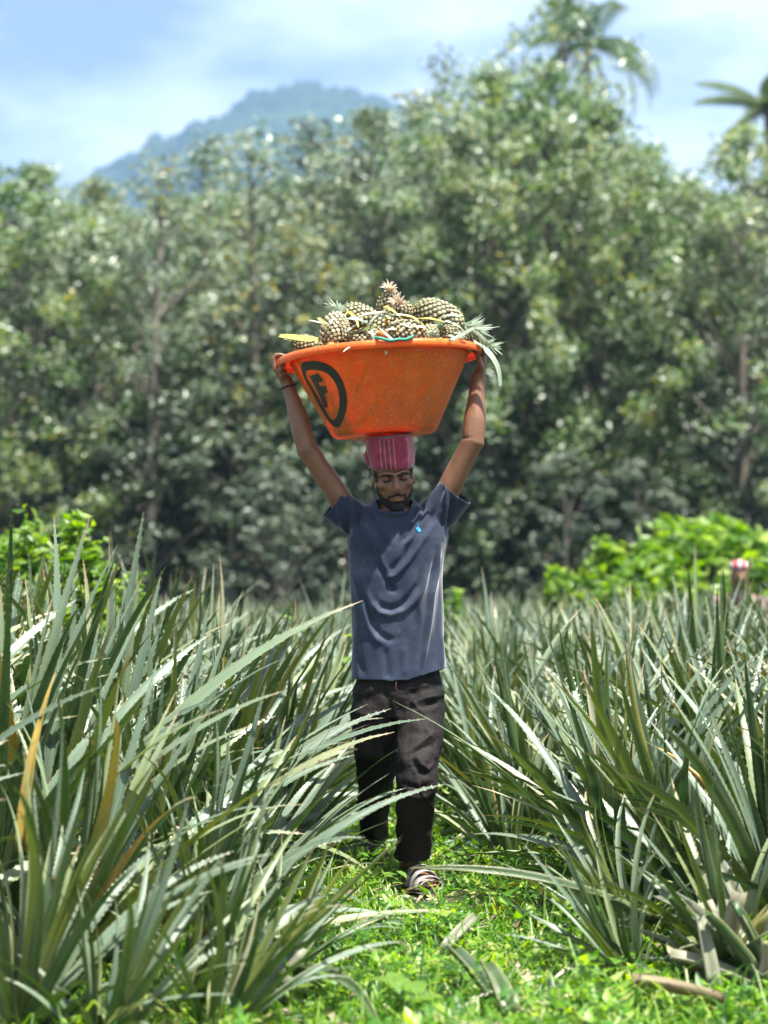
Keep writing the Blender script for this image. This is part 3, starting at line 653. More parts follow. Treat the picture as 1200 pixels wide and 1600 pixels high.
def tuft(px, py, Y, h, label, seed, n=9):
    rr = random.Random(seed); p = W(px, py, Y); root = empty('grass_tuft', (p.x, Y, 0), (0, 0, 0), label, 'grass tuft')
    for i in range(n):
        a = rr.uniform(0, 6.28); v = pleaf(h * rr.uniform(.6, 1.1), .008, rr.uniform(.05, .3), rr.uniform(.5, 1.4), 1.6, 6, False)
        o = obj('blade', MB().add(*v).mesh('grass_blade'), M_lime, root); o.rotation_euler = (0, 0, a)
tuft(850, 1520, 5.6, .30, 'upright tuft of tall light green grass on the right of the path', 1)
tuft(780, 1400, 6.6, .20, 'small grass tuft right of the worker’s front foot', 2)
tuft(690, 1440, 6.3, .16, 'short grass tuft in front of the worker’s front foot', 3)

# cut and fallen leaves, each its own thing
def fallen(px, py, Y, L_, w, az, label, seed, z=.05, tilt=1.35, mat=None, cut=True):
    rr = random.Random(seed); p = W(px, py, Y)
    V, F, U = pleaf(L_, w * .85, tilt - .15, tilt + rr.uniform(.2, .6), 1.2, 12, False, fold=.75, side=rr.uniform(-.45, .45), twist=rr.uniform(-1.8, 1.8))
    mb = MB().add(V, F, U); me = mb.mesh('fallen_leaf')
    if cut:
        bm = bmesh.new(); bm.from_mesh(me); k = L_ * rr.uniform(.55, .75); bmesh.ops.delete(bm, geom=[v for v in bm.verts if v.co.length > k], context='VERTS'); bm.to_mesh(me); bm.free()
    me = solidify(me, .0022)
    o = obj('fallen_leaf', me, mat or M_dry, None, (p.x, Y, z)); o.rotation_euler = (0, 0, az); tag(o, label, 'leaf', 'cut and fallen pineapple leaves')
fallen(1150, 1520, 5.05, .6, .08, 2.2, 'broad dry leaf stub with brown cut end at bottom right', 2, .12, 1.1)
fallen(1130, 1580, 4.75, .5, .075, 3.4, 'curled tan leaf stub in the pile at bottom right', 4, .06)
fallen(1170, 1480, 5.35, .5, .08, 1.9, 'upright split leaf stub leaning against the right plant', 6, .08, .6)
fallen(1110, 1540, 4.95, .42, .07, 2.0, 'short pale leaf stub standing up out of the dry pile', 7, .05, .5)
fallen(1020, 1440, 5.45, .75, .062, 3.35, 'green drooping leaf lying low over the weeds from the right plant', 9, .14, 1.25, M_pleaf, False)
fallen(760, 1545, 4.9, .34, .085, 2.3, 'curled green cut leaf lying in the middle of the path', 10, .05, 1.0, M_pleaf)
fallen(790, 1590, 4.7, .32, .085, 2.0, 'broad folded green leaf piece at the bottom of the path', 12, .05, .9, M_pleaf)
fallen(700, 1470, 5.5, .26, .06, .9, 'small reddish brown dead leaf on the path', 13, .05, 1.1)
fallen(455, 1560, 4.95, .55, .06, -.9, 'striped silvery leaf fallen at the bottom left of the path', 15, .10, 1.5, M_pleaf, False)
fallen(40, 1290, 5.0, .5, .055, 1.2, 'yellow and orange dying leaf with a burnt tip among the left plants', 16, .42, .25, simple_mat('dying_leaf', (.26, .19, .03), .5, .5, 9), False)
fallen(1150, 1400, 5.9, .4, .05, 2.4, 'orange tipped dying leaf inside the largest right plant', 17, .33, .7, simple_mat('orange_leaf', (.40, .22, .04), .5, .4, 9), False)
def stump(px, py, Y, n, label, seed, sc_=1.0):
    rr = random.Random(seed); p = W(px, py, Y); root = empty('cut_plant', (p.x, Y, 0), (0, 0, 0), label, 'plant', 'cut back pineapple plants')
    for i in range(n):
        u = i / n; v = pleaf(.62 * sc_ * rr.uniform(.8, 1.2), rr.uniform(.065, .09), .15 + 1.1 * u, .5 + 1.3 * u + rr.uniform(-.2, .3), 1.2, 12, False, fold=.7, side=rr.uniform(-.3, .3), twist=rr.uniform(-.7, .7))
        me = MB().add(*v).mesh('leaf'); bm = bmesh.new(); bm.from_mesh(me); k = .62 * sc_ * rr.uniform(.28, .6); jag = rr.uniform(-.4, .4)
        bmesh.ops.delete(bm, geom=[q for q in bm.verts if q.co.length + q.co.y * jag > k], context='VERTS'); bm.to_mesh(me); bm.free()
        o = obj('leaf', solidify(me, .003), rr.choice([M_dry, M_dry, M_pleaf]), root); o.rotation_euler = (0, 0, i * 2.4 + rr.uniform(-.3, .3)); o.location = (0, 0, .01)
stump(1130, 1530, 5.15, 16, 'cut back pineapple plant with pale broad leaf stubs at the bottom right corner', 1)
stump(1200, 1500, 5.0, 12, 'second cut back plant with dry stubs at the very right edge', 2, .9)
stump(430, 1590, 4.95, 9, 'low cut back plant with folded stubs at the bottom left of the path', 4, .6)
for i in range(26):
    Yf = rnd.uniform(7.3, 11); xx = rnd.uniform(path_l(Yf) - .1, path_r(Yf) + .3); q = to_px(np.array([[xx, Yf, .05]]))[0]
    fallen(q[0], q[1], Yf, rnd.uniform(.35, .7), .05, rnd.uniform(0, 6.28), 'grey green leaf lying behind the worker, %s of such leaves in the scatter' % ORD[i], 100 + i, .06, 1.35, rnd.choice([M_pleaf, M_pleaf, M_dry]))

# ---------------------------------------------------------------- the worker
PX = lambda px, py, dy=0.0: W(px, py, 7.0 + dy)
ORG = Vector((.05, 7.0, 0))
person = empty('person', ORG, (0, 0, 0), 'barefaced bearded worker in a faded blue t-shirt walking down the path with raised arms', 'person')
person['label'] = 'bearded worker in a faded blue t-shirt walking down the path with both arms raised'
s7 = 7.0 / FPX
HC = PX(614, 744, -.03)           # head centre between the eyes level
HM = Matrix.Translation(HC) @ Euler((R(10), R(-6.5), R(5))).to_matrix().to_4x4() @ Matrix.Diagonal((1.07, 1.0, 1.0, 1.0))
HMi = HM.inverted()
def hp(*p): return HM @ Vector(p)
body = MB()
# torso under the shirt
def ring_loft(levels, seg=28, pw=2.5):
    """levels: (centre, half width, half depth); superellipse rings"""
    V, F, U = [], [], []
    for c, a, b in levels:
        for k in range(seg):
            th = 2 * math.pi * k / seg; cx, sy = math.cos(th), math.sin(th)
            V.append(Vector(c) + Vector((math.copysign(abs(cx) ** (2 / pw), cx) * a, math.copysign(abs(sy) ** (2 / pw), sy) * b, 0))); U.append((k / seg, 0))
    for j in range(len(levels) - 1):
        for k in range(seg):
            F.append([j * seg + k, j * seg + (k + 1) % seg, (j + 1) * seg + (k + 1) % seg, (j + 1) * seg + k])
    F.append(list(range(seg))[::-1]); F.append([(len(levels) - 1) * seg + k for k in range(seg)])
    return V, F, U
body.add(*ring_loft([(PX(621, 1110), .115, .072), (PX(621, 1060), .118, .075), (PX(620, 980), .135, .095), (PX(619, 900), .145, .10), (PX(618, 840), .15, .10), (PX(617, 812, .01), .12, .08), (PX(616, 795, .02), .06, .06)]))
body.add(*loft([PX(616, 825, .02), PX(616, 800, .01), HM @ Vector((0, .025, -.075)), HM @ Vector((0, .02, -.03))], [(.066, .062), (.056, .056), (.055, .056), (.05, .055)], 16))
# head
hd = MB()
for part in [ellips((0, .012, .035), (.072, .092, .088)), ellips((0, -.022, -.035), (.0605, .062, .082)), ellips((0, -.026, -.083), (.046, .050, .034)), ellips((0, -.070, -.105), (.021, .017, .016)),
             loft([(0, -.086, .008), (0, -.096, -.012), (0, -.110, -.034), (0, -.106, -.041)], [(.0065, .008), (.0075, .009), (.011, .011), (.010, .008)], 10, up=(0, 1, 0)),
             ellips((.0125, -.096, -.041), (.0075, .010, .0065)), ellips((-.0125, -.096, -.041), (.0075, .010, .0065)),
             loft([(-.048, -.064, .014), (-.028, -.083, .021), (0, -.088, .015), (.028, -.083, .021), (.048, -.064, .014)], [.007, .0095, .008, .0095, .007], 8, up=(0, 1, 0)),
             ellips((.043, -.052, -.022), (.020, .024, .019)), ellips((-.043, -.052, -.022), (.020, .024, .019)),
             ellips((.029, -.068, .0), (.0145, .0125, .0115)), ellips((-.029, -.068, .0), (.0145, .0125, .0115)),
             loft([(-.024, -.082, -.070), (-.008, -.0895, -.0665), (0, -.089, -.068), (.008, -.0895, -.0665), (.024, -.082, -.070)], [.0035, .0055, .005, .0055, .0035], 8, up=(0, 1, 0)),
             loft([(-.021, -.081, -.0765), (0, -.088, -.079), (.021, -.081, -.0765)], [.004, .0068, .004], 8, up=(0, 1, 0)),
             ellips((.0685, .012, -.012), (.006, .016, .026), (0, R(-9), R(-20))), ellips((-.0685, .012, -.012), (.006, .016, .026), (0, R(9), R(20)))]:
    hd.add(*xform(part, HM))
for V_, F_ in ((hd.V, hd.F),): body.add(V_, F_)
# arms: shoulder -> elbow -> wrist
Ls, Le, Lw = PX(560, 822, .01), PX(481, 703, -.05), PX(448, 596, -.01)
Rs, Re, Rw = PX(676, 815, .01), PX(738, 690, -.05), PX(748, 590, -.01)
def arm(S, E, Wr, thick):
    D = (E - S); D2 = (Wr - E)
    P = [S, S + D * .3, S + D * .62, S + D * .88, E, E + D2 * .14, E + D2 * .32, E + D2 * .6, E + D2 * .85, Wr]
    r = [.052, .050, .046, .043, .043, .044, .043, .036, .030, .0285]
    return loft(P, [(q * thick, q * thick * .95) for q in r], 16, up=(0, 1, 0))
body.add(*arm(Ls, Le, Lw, .90)); body.add(*arm(Rs, Re, Rw, .94))
body.add(*loft([PX(600, 828, .02), PX(575, 822, .01), Ls, Ls + (Le - Ls) * .2], [.07, .065, .055, .05], 14)); body.add(*loft([PX(636, 828, .02), PX(660, 818, .01), Rs, Rs + (Re - Rs) * .2], [.07, .065, .055, .05], 14))
# basin frame (needed to close the hands on its rim)
BR = Euler((R(-1.0), R(-3.8), R(0))).to_matrix().to_4x4()
BM = Matrix.Translation(PX(601, 681, -.005)) @ BR
def hand(mb, Wr, sgn):
    rim = BM @ Vector((sgn * .378, 0, .302)); f = Vector((0, -1, 0)); out_ = Vector((sgn, 0, 0)); up = Vector((0, 0, 1))
    palm_t = rim + out_ * .006 - up * .022
    mid = (Wr + palm_t) * .5 + out_ * .004
    mb.add(*loft([Wr, Wr + (mid - Wr) * .5, mid, palm_t], [(.022, .030), (.019, .036), (.017, .041), (.013, .040)], 14, up=(0, 1, 0)))
    for i, (dy, ln, r) in enumerate([(-.033, .95, .0086), (-.011, 1.08, .0092), (.011, 1.02, .0088), (.033, .82, .0078)]):
        b = palm_t + Vector((0, dy, 0)); q = Vector((0, dy * 1.05, 0)) + rim
        P = [b - up * .012, b + out_ * .006 + up * .010, q + out_ * .013 * 1.0 + up * .008, q + out_ * .004 + up * (.021 * ln), q - out_ * (.014 * ln) + up * .021, q - out_ * (.034 * ln) + up * .016]
        mb.add(*loft(P, [r * 1.1, r * 1.08, r * 1.02, r, r * .93, r * .8], 10, up=(0, 1, 0)))
    # thumb: leaves the side of the palm near its base, closes under the lip on the camera side
    tb = Wr + (mid - Wr) * .55 + f * .026
    mb.add(*loft([tb, tb + f * .018 + up * .018 - out_ * .004, rim - up * .040 + f * .062 - out_ * .012, rim - up * .020 + f * .070 - out_ * .026], [.014, .0125, .0105, .0085], 10, up=(1, 0, 0)))
hand(body, Lw, -1); hand(body, Rw, 1)
# legs and feet under the trousers
FL = dict(h=PX(652, 1085, 0), k=PX(652, 1212, -.20), a=W(641, 1352, 6.98)); RLg = dict(h=PX(588, 1085, .02), k=PX(586, 1205, .12), a=W(588, 1330, 7.52))
for d_ in (FL, RLg):
    body.add(*loft([d_['h'], d_['h'].lerp(d_['k'], .5), d_['k'], d_['k'].lerp(d_['a'], .3), d_['k'].lerp(d_['a'], .75), d_['a']], [.070, .055, .036, .038, .032, .032], 14, up=(0, 1, 0)))
def foot(a, yaw, pitch):
    M = Matrix.Translation(a) @ Euler((pitch, 0, yaw)).to_matrix().to_4x4()
    P = [(0, .045, -.035), (0, .01, -.03), (0, -.05, -.040), (0, -.10, -.054), (0, -.15, -.061), (0, -.175, -.064)]
    return M, xform(loft(P, [(.026, .030), (.032, .036), (.037, .028), (.043, .020), (.042, .014), (.03, .010)], 14, up=(0, 0, 1)), M)
fa1 = Vector((FL['a'].x, FL['a'].y, .098)); fa2 = Vector((RLg['a'].x, RLg['a'].y, .115))
FM1, fp1 = foot(fa1, R(24), 0); FM2, fp2 = foot(fa2, R(2), R(-8))
body.add(*fp1); body.add(*fp2)
body.add(*loft([FL['a'], fa1 - Vector((0, 0, .03))], [.034, .032], 12)); body.add(*loft([RLg['a'], fa2 - Vector((0, 0, .03))], [.034, .032], 12))
for FM in (FM1, FM2):
    for i, x in enumerate((-.030, -.014, 0, .014, .028)):
        body.add(*xform(loft([(x, -.15, -.060), (x * 1.05, -.175, -.062), (x * 1.08, -.192 + abs(i - 1) * .004, -.066)], [.009, .0085, .007], 8, up=(0, 0, 1)), FM))
bme = remeshed('body', body, .0034, 3, .5)
V, Nn = get_vn(bme)
# face and arm relief
hl = (np.c_[V, np.ones(len(V))] @ np.array(HMi).T)[:, :3]
def gz(P, c, s): return np.exp(-(((P - np.array(c)) / np.array(s)) ** 2).sum(1))
disp = np.zeros(len(V))
for sx_ in (-1, 1):
    disp -= .0045 * gz(hl, (sx_ * .017, -.084, .006), (.007, .02, .008))          # inner eye corner
    disp -= .0035 * gz(hl, (sx_ * .031, -.082, .0135), (.015, .02, .0035))         # lid crease
    disp -= .0025 * gz(hl, (sx_ * .030, -.082, -.0125), (.014, .02, .004))
    disp -= .003 * gz(hl, (sx_ * .036, -.07, -.055), (.012, .03, .016))            # cheek hollow
    disp -= .003 * gz(hl, (sx_ * .019, -.098, -.052), (.006, .02, .010))
armw = ((V[:, 2] > PX(0, 800).z) & (np.abs(hl[:, 0]) > .10)).astype(float)
ia = np.where(armw > 0)[0]; dn = np.zeros(len(V)); dn[ia] = vnoise(V[ia] * np.array([1, 1, .35]), 22, 2) * .0028
for E_, sg in ((Le, -1), (Re, 1)):
    disp += .006 * gz(V, tuple(E_ + Vector((sg * .036, .02, -.01))), (.014, .03, .018)) - .004 * gz(V, tuple(E_ + Vector((sg * -.03, -.03, .012))), (.02, .02, .006)) + .005 * gz(V, tuple(E_ + Vector((sg * .03, 0, .07))), (.03, .03, .045))
disp += dn
disp -= .003 * gz(hl, (0, -.095, -.0725), (.024, .02, .0018)); disp -= .003 * gz(hl, (0, -.09, -.090), (.018, .02, .005))
V = V + Nn * disp[:, None]; set_v(bme, V)
V2, Nn = get_vn(bme)
# beard and moustache: shell grown from the skin of the jaw
hl = (np.c_[V2, np.ones(len(V2))] @ np.array(HMi).T)[:, :3]
ax = np.abs(hl[:, 0]); zf = hl[:, 2]; yf = hl[:, 1]
nz_ = vnoise(hl, 190) * .0045
jaw = np.minimum.reduce([(-.085 + 11.5 * ax ** 2) - zf, zf + .130, np.where(zf < -.095, -.035, .015) - yf, .074 - ax])
side = np.where((ax > .055) & (zf > -.05) & (zf < .03) & (yf > -.045) & (yf < -.012), .003, -1)
mous = np.minimum.reduce([.031 - ax, -.0515 - .25 * ax - zf + 0, zf + .0625 + .36 * ax])
gote = np.minimum.reduce([.0335 - ax, ax - .0255, -.056 - zf, zf + .10])
soul = np.minimum.reduce([.006 - ax, -.0835 - zf, zf + .10])
mask = np.maximum.reduce([jaw, side, mous, gote, soul]) + nz_
mask[(yf > .06) | (zf > .05) | (zf < -.16)] = -1
def shell(name, me, mask, off, mat, parent):
    bm = bmesh.new(); bm.from_mesh(me); bm.verts.ensure_lookup_table()
    keep = mask > 0; nm = [v.normal.copy() for v in bm.verts]
    for v in bm.verts:
        if keep[v.index]: v.co += nm[v.index] * (off * min(1, mask[v.index] / .005) + .0011)
    bmesh.ops.delete(bm, geom=[v for v in bm.verts if not keep[v.index]], context='VERTS')
    m2 = bpy.data.meshes.new(name); bm.to_mesh(m2); bm.free()
    m2.transform(Matrix.Translation(-ORG)); shade_smooth(m2); return obj(name, m2, mat, parent)
near_head = (np.linalg.norm(hl, axis=1) < .17) & (ax < .09)
mask[~near_head] = -1
b_o = obj('body', None) if False else None
shell('beard', bme, mask, .0035, M_hair, person)
hairm = np.minimum.reduce([zf - .0, yf + .02 + .0 * ax, np.full(len(zf), .02)])
hairm = np.where((yf > -.02 + 0 * zf) & (zf > -.045 + np.where(yf > .045, -.02, .04)) & (ax < .0685), .006, -1) ; hairm[(ax > .056) & (zf < .024)] = -1; hairm[~near_head] = -1
shell('hair', bme, hairm, .006, M_hair, person)
bme.transform(Matrix.Translation(-ORG)); shade_smooth(bme); bodyo = obj('body', bme, M_skin, person)
def pobj(name, mb, mat, par=None, smooth=True):
    return obj(name, mb.mesh(name, smooth, ORG), mat, par or person)
for sx_ in (-1, 1):
    mb = MB().add(*xform(loft([(sx_ * .011, -.0955, .0135), (sx_ * .026, -.0925, .0185), (sx_ * .042, -.080, .0170), (sx_ * .051, -.070, .0115)], [.0034, .0044, .0036, .0014], 8, up=(0, 1, 0)), HM)); pobj('eyebrow', mb, M_hair)
    mb = MB().add(*xform(loft([(sx_ * .0165, -.0795, -.0035), (sx_ * .024, -.0825, -.0065), (sx_ * .033, -.081, -.0068), (sx_ * .0425, -.0735, -.0035)], [.0018, .0028, .0028, .0016], 6, up=(0, 1, 0)), HM)); pobj('eyelashes', mb, M_hair)

# T-shirt
sh = MB()
def lv(y, x0, x1, d, dy=0.0):
    return (PX((x0 + x1) / 2, y, dy), (x1 - x0) / 2 * s7, d)
sh.add(*ring_loft([lv(1075, 549, 699, .118, .0), lv(1050, 550, 698, .120), lv(1000, 551, 693, .118), lv(950, 549, 692, .118), lv(905, 547, 692, .120), lv(865, 544, 697, .122), lv(840, 541, 701, .120), lv(822, 545, 699, .112, .005), lv(806, 556, 690, .098, .01), lv(795, 566, 678, .083, .012), lv(787, 578, 655, .068, .015), lv(780, 586, 646, .06, .015)], 40, 2.45))
# sleeves
Lend, Rend = PX(521, 786, -.01), PX(712, 768, -.015)
sh.add(*loft([PX(590, 838, .01), PX(568, 822, .01), PX(546, 805, .0), PX(530, 793, -.01), Lend, Lend + (Lend - PX(530, 793, -.01)) * 1.5], [.060, .068, .066, .064, .062, .062], 24, up=(0, 1, 0), caps=False))
sh.add(*loft([PX(650, 838, .01), PX(671, 815, .01), PX(690, 796, .0), PX(703, 780, -.01), Rend, Rend + (Rend - PX(703, 780, -.01)) * 1.5], [.062, .070, .070, .071, .074, .074], 24, up=(0, 1, 0), caps=False))
sme = remeshed('t_shirt', sh, .0040, 14, .6)
V, Nn = get_vn(sme)
folds = [ # photo-traced folds: points, amplitude (+ridge), half width px
 ([(574, 836), (588, 872), (604, 908), (614, 922), (622, 920)], -.007, 4.5), ([(580, 836), (594, 872), (611, 905)], .005, 4),
 ([(690, 800), (672, 828), (650, 860), (638, 878), (618, 899), (606, 903), (596, 899)], .008, 4.0), ([(684, 792), (664, 822), (643, 852), (630, 872), (614, 888), (604, 893)], -.006, 5),
 ([(668, 880), (654, 914), (640, 934), (628, 946), (610, 952), (596, 948), (586, 940)], -.011, 5.5), ([(672, 886), (658, 922), (644, 942), (630, 954), (611, 960), (594, 956), (580, 942), (566, 915)], .009, 5.5),
 ([(551, 860), (560, 900), (570, 934), (582, 972), (592, 990), (606, 999), (622, 998)], -.007, 5), ([(548, 866), (555, 906), (565, 942), (577, 980), (590, 1000), (606, 1008)], .006, 5),
 ([(688, 850), (684, 890), (676, 930), (670, 980), (664, 1016), (658, 1056)], .010, 3.4), ([(680, 860), (674, 905), (667, 950), (661, 1000), (652, 1040)], -.007, 5),
 ([(694, 850), (692, 900), (684, 960), (678, 1010)], -.006, 5), ([(680, 850), (664, 905), (655, 940), (654, 968)], .006, 3.6),
 ([(536, 768), (543, 806), (544, 850)], -.007, 3.6), ([(544, 772), (552, 806), (556, 846)], .006, 3.6), ([(552, 778), (561, 820), (574, 860), (586, 880)], -.006, 3.6), ([(560, 780), (570, 814), (584, 846), (598, 870)], .006, 3.4),
 ([(570, 788), (584, 814), (597, 842), (610, 855)], -.005, 3.4), ([(578, 790), (594, 812), (608, 828), (616, 832)], .004, 3.4), ([(588, 800), (600, 816), (613, 832), (616, 826)], -.003, 3),
 ([(690, 748), (681, 768), (672, 786), (665, 808), (652, 842), (640, 860)], .008, 3.2), ([(696, 752), (688, 774), (680, 800), (672, 826)], -.007, 3.4), ([(650, 786), (648, 810), (638, 836), (624, 850)], -.006, 3.4), ([(656, 786), (654, 812), (645, 838), (630, 856)], .006, 3.2),
 ([(662, 782), (662, 806), (650, 840)], -.005, 3), ([(698, 752), (697, 790), (693, 830)], .006, 3), ([(704, 758), (704, 792), (698, 822)], -.006, 3), ([(711, 762), (712, 795)], .005, 3), ([(526, 772), (530, 800), (537, 830)], .006, 3), ([(520, 775), (523, 805)], -.005, 3),
 ([(556, 1000), (562, 1030), (570, 1060)], -.004, 5), ([(600, 1010), (604, 1040), (606, 1064)], -.004, 6), ([(630, 1005), (634, 1060)], .004, 6), ([(690, 990), (692, 1045)], .006, 3.5)]
Pp = to_px(V); frontw = np.clip(-Nn[:, 1] * 2.2, 0, 1); disp = np.zeros(len(V))
for pts, amp, wpx in folds:
    n = len(pts) - 1; best = np.full(len(V), 1e9); along = np.zeros(len(V))
    for i in range(n):
        d, t_ = seg_dist(Pp, np.array(pts[i], float), np.array(pts[i + 1], float)); m_ = d < best; best[m_] = d[m_]; along[m_] = (i + t_[m_]) / n
    env = np.clip(np.sin(math.pi * np.clip(along, .04, .96)) * 1.7, .12, 1)
    disp += amp * 1.35 * np.exp(-(best / wpx) ** 2) * env
nb = vnoise(V * np.array([1, 1, .45]), 26, 4) * .0028 + vnoise(V * np.array([1, 1, .5]), 11, 7) * .005
bk = 1 - frontw
V = V + Nn * (disp * frontw + nb)[:, None] 
V[:, 1] += np.where(Nn[:, 1] > .3, 0.006 * np.sin(V[:, 0] * 60 + V[:, 2] * 8), 0)
set_v(sme, V)
bm = bmesh.new(); bm.from_mesh(sme)
for _ in range(3): bmesh.ops.smooth_vert(bm, verts=bm.verts[:], factor=.5, use_axis_x=True, use_axis_y=True, use_axis_z=True)
bm.to_mesh(sme); bm.free(); V, Nn = get_vn(sme); Pp = to_px(V)
hem = np.interp(Pp[:, 0], [545, 560, 612, 640, 662, 698], [1059, 1062, 1065, 1063, 1056, 1044])
keep = Pp[:, 1] < hem
for E_, D_ in ((Lend, (Lend - PX(546, 805)).normalized()), (Rend, (Rend - PX(690, 796)).normalized())):
    keep &= ~(((V - np.array(E_)) @ np.array(D_) > 0) & (np.linalg.norm(V - np.array(E_), axis=1) < .14))
nc = np.array(PX(616, 792, -.02)); q = V - nc; q[:, 2] = q[:, 2] + q[:, 1] * -.42 * -1
cut = ((q[:, 0] / .066) ** 2 + (q[:, 1] / .085) ** 2) < 1
keep &= ~((V[:, 2] > (PX(0, 803).z + (V[:, 1] - 6.93) * .30)) & cut)
cull(sme, keep)
sme = solidify(sme, .0022, -1); sme.transform(Matrix.Translation(-ORG)); shade_smooth(sme); shirt = obj('t_shirt', sme, M_shirt, person)
# collar ribbing follows the neck opening
col = []
for k in range(30):
    th = 2 * math.pi * k / 30; x = PX(616, 0).x + math.cos(th) * .0665; y = 6.98 + math.sin(th) * .083 + .005
    col.append(Vector((x, y, PX(0, 803).z + (y - 6.93) * .30 + .004)))
col.append(col[0].copy()); col.append(col[1].copy())
pobj('collar', MB().add(*loft(col, [(.0035, .009)] * len(col), 8, caps=False, up=(0, 0, 1))), M_shirt, shirt)
# small bright blue chest mark
mk = simple_mat('blue_print', (.02, .28, .62), .6, .1)
pts = [(649.5, 817), (652, 817.5), (653.5, 822), (656, 826), (658, 828.5), (657, 831), (653, 831), (650.5, 826.5)]
bvh_m = bpy.data.meshes.new('x'); 
from mathutils.bvhtree import BVHTree
bm = bmesh.new(); bm.from_mesh(sme); bvh = BVHTree.FromBMesh(bm); bm.free(); bpy.data.meshes.remove(bvh_m)
camv = Vector((0, 0, CAMH)) - ORG
mb = MB(); hv = []
for p in pts + [(653, 824)]:
    d = (PX(*p) - Vector((0, 0, CAMH))).normalized(); h, nrm, _, _ = bvh.ray_cast(camv, d)
    hv.append((h if h else PX(*p) - ORG) - d * .002)
mb.add(hv, [[i, (i + 1) % 8, 8] for i in range(8)]); obj('chest_mark', mb.mesh('chest_mark', False), mk, shirt)

# trousers
tr = MB()
tr.add(*ring_loft([(PX(619, 1120), .150, .10), (PX(621, 1095), .168, .112), (PX(622, 1068), .163, .104), (PX(621, 1040), .150, .095), (PX(621, 1010), .140, .09)], 32, 2.5))
def leg(P, r): tr.add(*loft(P, [(a, a * 1.08) for a in r], 20, up=(0, 1, 0), caps=False))
leg([PX(655, 1070, 0), PX(658, 1100, -.02), PX(657, 1150, -.09), PX(651, 1200, -.165), PX(651, 1225, -.19), PX(650, 1262, -.15), PX(648, 1300, -.09), W(644, 1335, 6.97), W(642, 1368, 6.98)], [.084, .090, .086, .078, .075, .068, .067, .063, .062])
leg([PX(590, 1070, -.005), PX(586, 1110, -.012), PX(587, 1160, .03), PX(588, 1210, .15), PX(585, 1260, .28), W(584, 1300, 7.42), W(585, 1338, 7.53)], [.086, .090, .084, .073, .060, .058, .060])
tme = remeshed('trousers', tr, .0046, 8, .6)
V, Nn = get_vn(tme); Pp = to_px(V); disp = np.zeros(len(V))
tf = [([(638, 1100), (655, 1094), (675, 1090), (692, 1086)], .010, 4), ([(640, 1108), (660, 1104), (690, 1096)], -.008, 4), ([(641, 1094), (655, 1108), (664, 1120)], .007, 3), ([(636, 1086), (660, 1078), (694, 1072)], -.007, 5),
      ([(643, 1173), (658, 1160), (676, 1145)], .009, 3.5), ([(649, 1178), (658, 1195), (669, 1202), (678, 1193)], .009, 3.5), ([(640, 1182), (655, 1172), (678, 1160)], -.008, 4), ([(645, 1190), (655, 1205), (672, 1212)], -.008, 4), ([(664, 1135), (672, 1150), (674, 1170)], .007, 3.5),
      ([(630, 1225), (650, 1232), (676, 1226)], -.009, 5), ([(632, 1240), (655, 1246), (678, 1240)], .007, 4), ([(650, 1215), (660, 1240), (676, 1262)], .006, 3), ([(620, 1300), (645, 1306), (670, 1298)], -.007, 5), ([(618, 1335), (640, 1345), (668, 1338)], .009, 4), ([(618, 1350), (640, 1358), (668, 1352)], -.009, 4),
      ([(552, 1190), (580, 1200), (612, 1190)], -.007, 5), ([(560, 1260), (585, 1268), (612, 1258)], .008, 4), ([(566, 1310), (590, 1318), (610, 1310)], -.008, 4), ([(600, 1070), (606, 1100), (618, 1140)], -.006, 5), ([(552, 1110), (575, 1120), (600, 1112)], .005, 5)]
for pts, amp, wpx in tf:
    n = len(pts) - 1; best = np.full(len(V), 1e9); along = np.zeros(len(V))
    for i in range(n):
        d, t_ = seg_dist(Pp, np.array(pts[i], float), np.array(pts[i + 1], float)); m_ = d < best; best[m_] = d[m_]; along[m_] = (i + t_[m_]) / n
    disp += amp * np.exp(-(best / wpx) ** 2) * np.clip(np.sin(math.pi * np.clip(along, .06, .94)) * 1.7, .1, 1)
disp = disp * 1.05 * np.clip(-Nn[:, 1] * 2, 0, 1) + vnoise(V * np.array([1, 1, 1.5]), 14, 2) * .008 + vnoise(V, 34, 5) * .004
V = V + Nn * disp[:, None]; set_v(tme, V); V, Nn = get_vn(tme)
keep = ~((V[:, 2] < .105) & (V[:, 1] < 7.2)) & ~((V[:, 2] < .118) & (V[:, 1] > 7.2)) & (V[:, 2] < PX(0, 1020).z)
cull(tme, keep); tme = solidify(tme, .003, -1); tme.transform(Matrix.Translation(-ORG)); shade_smooth(tme); trousers = obj('trousers', tme, M_trouser, person)
dc = MB().add(*loft([PX(619, 1066, -.125), PX(618, 1074, -.127), PX(621, 1080, -.125)], [.0022] * 3, 6)); pobj('drawstring', dc, simple_mat('red_cord', (.07, .015, .012), .8), trousers)

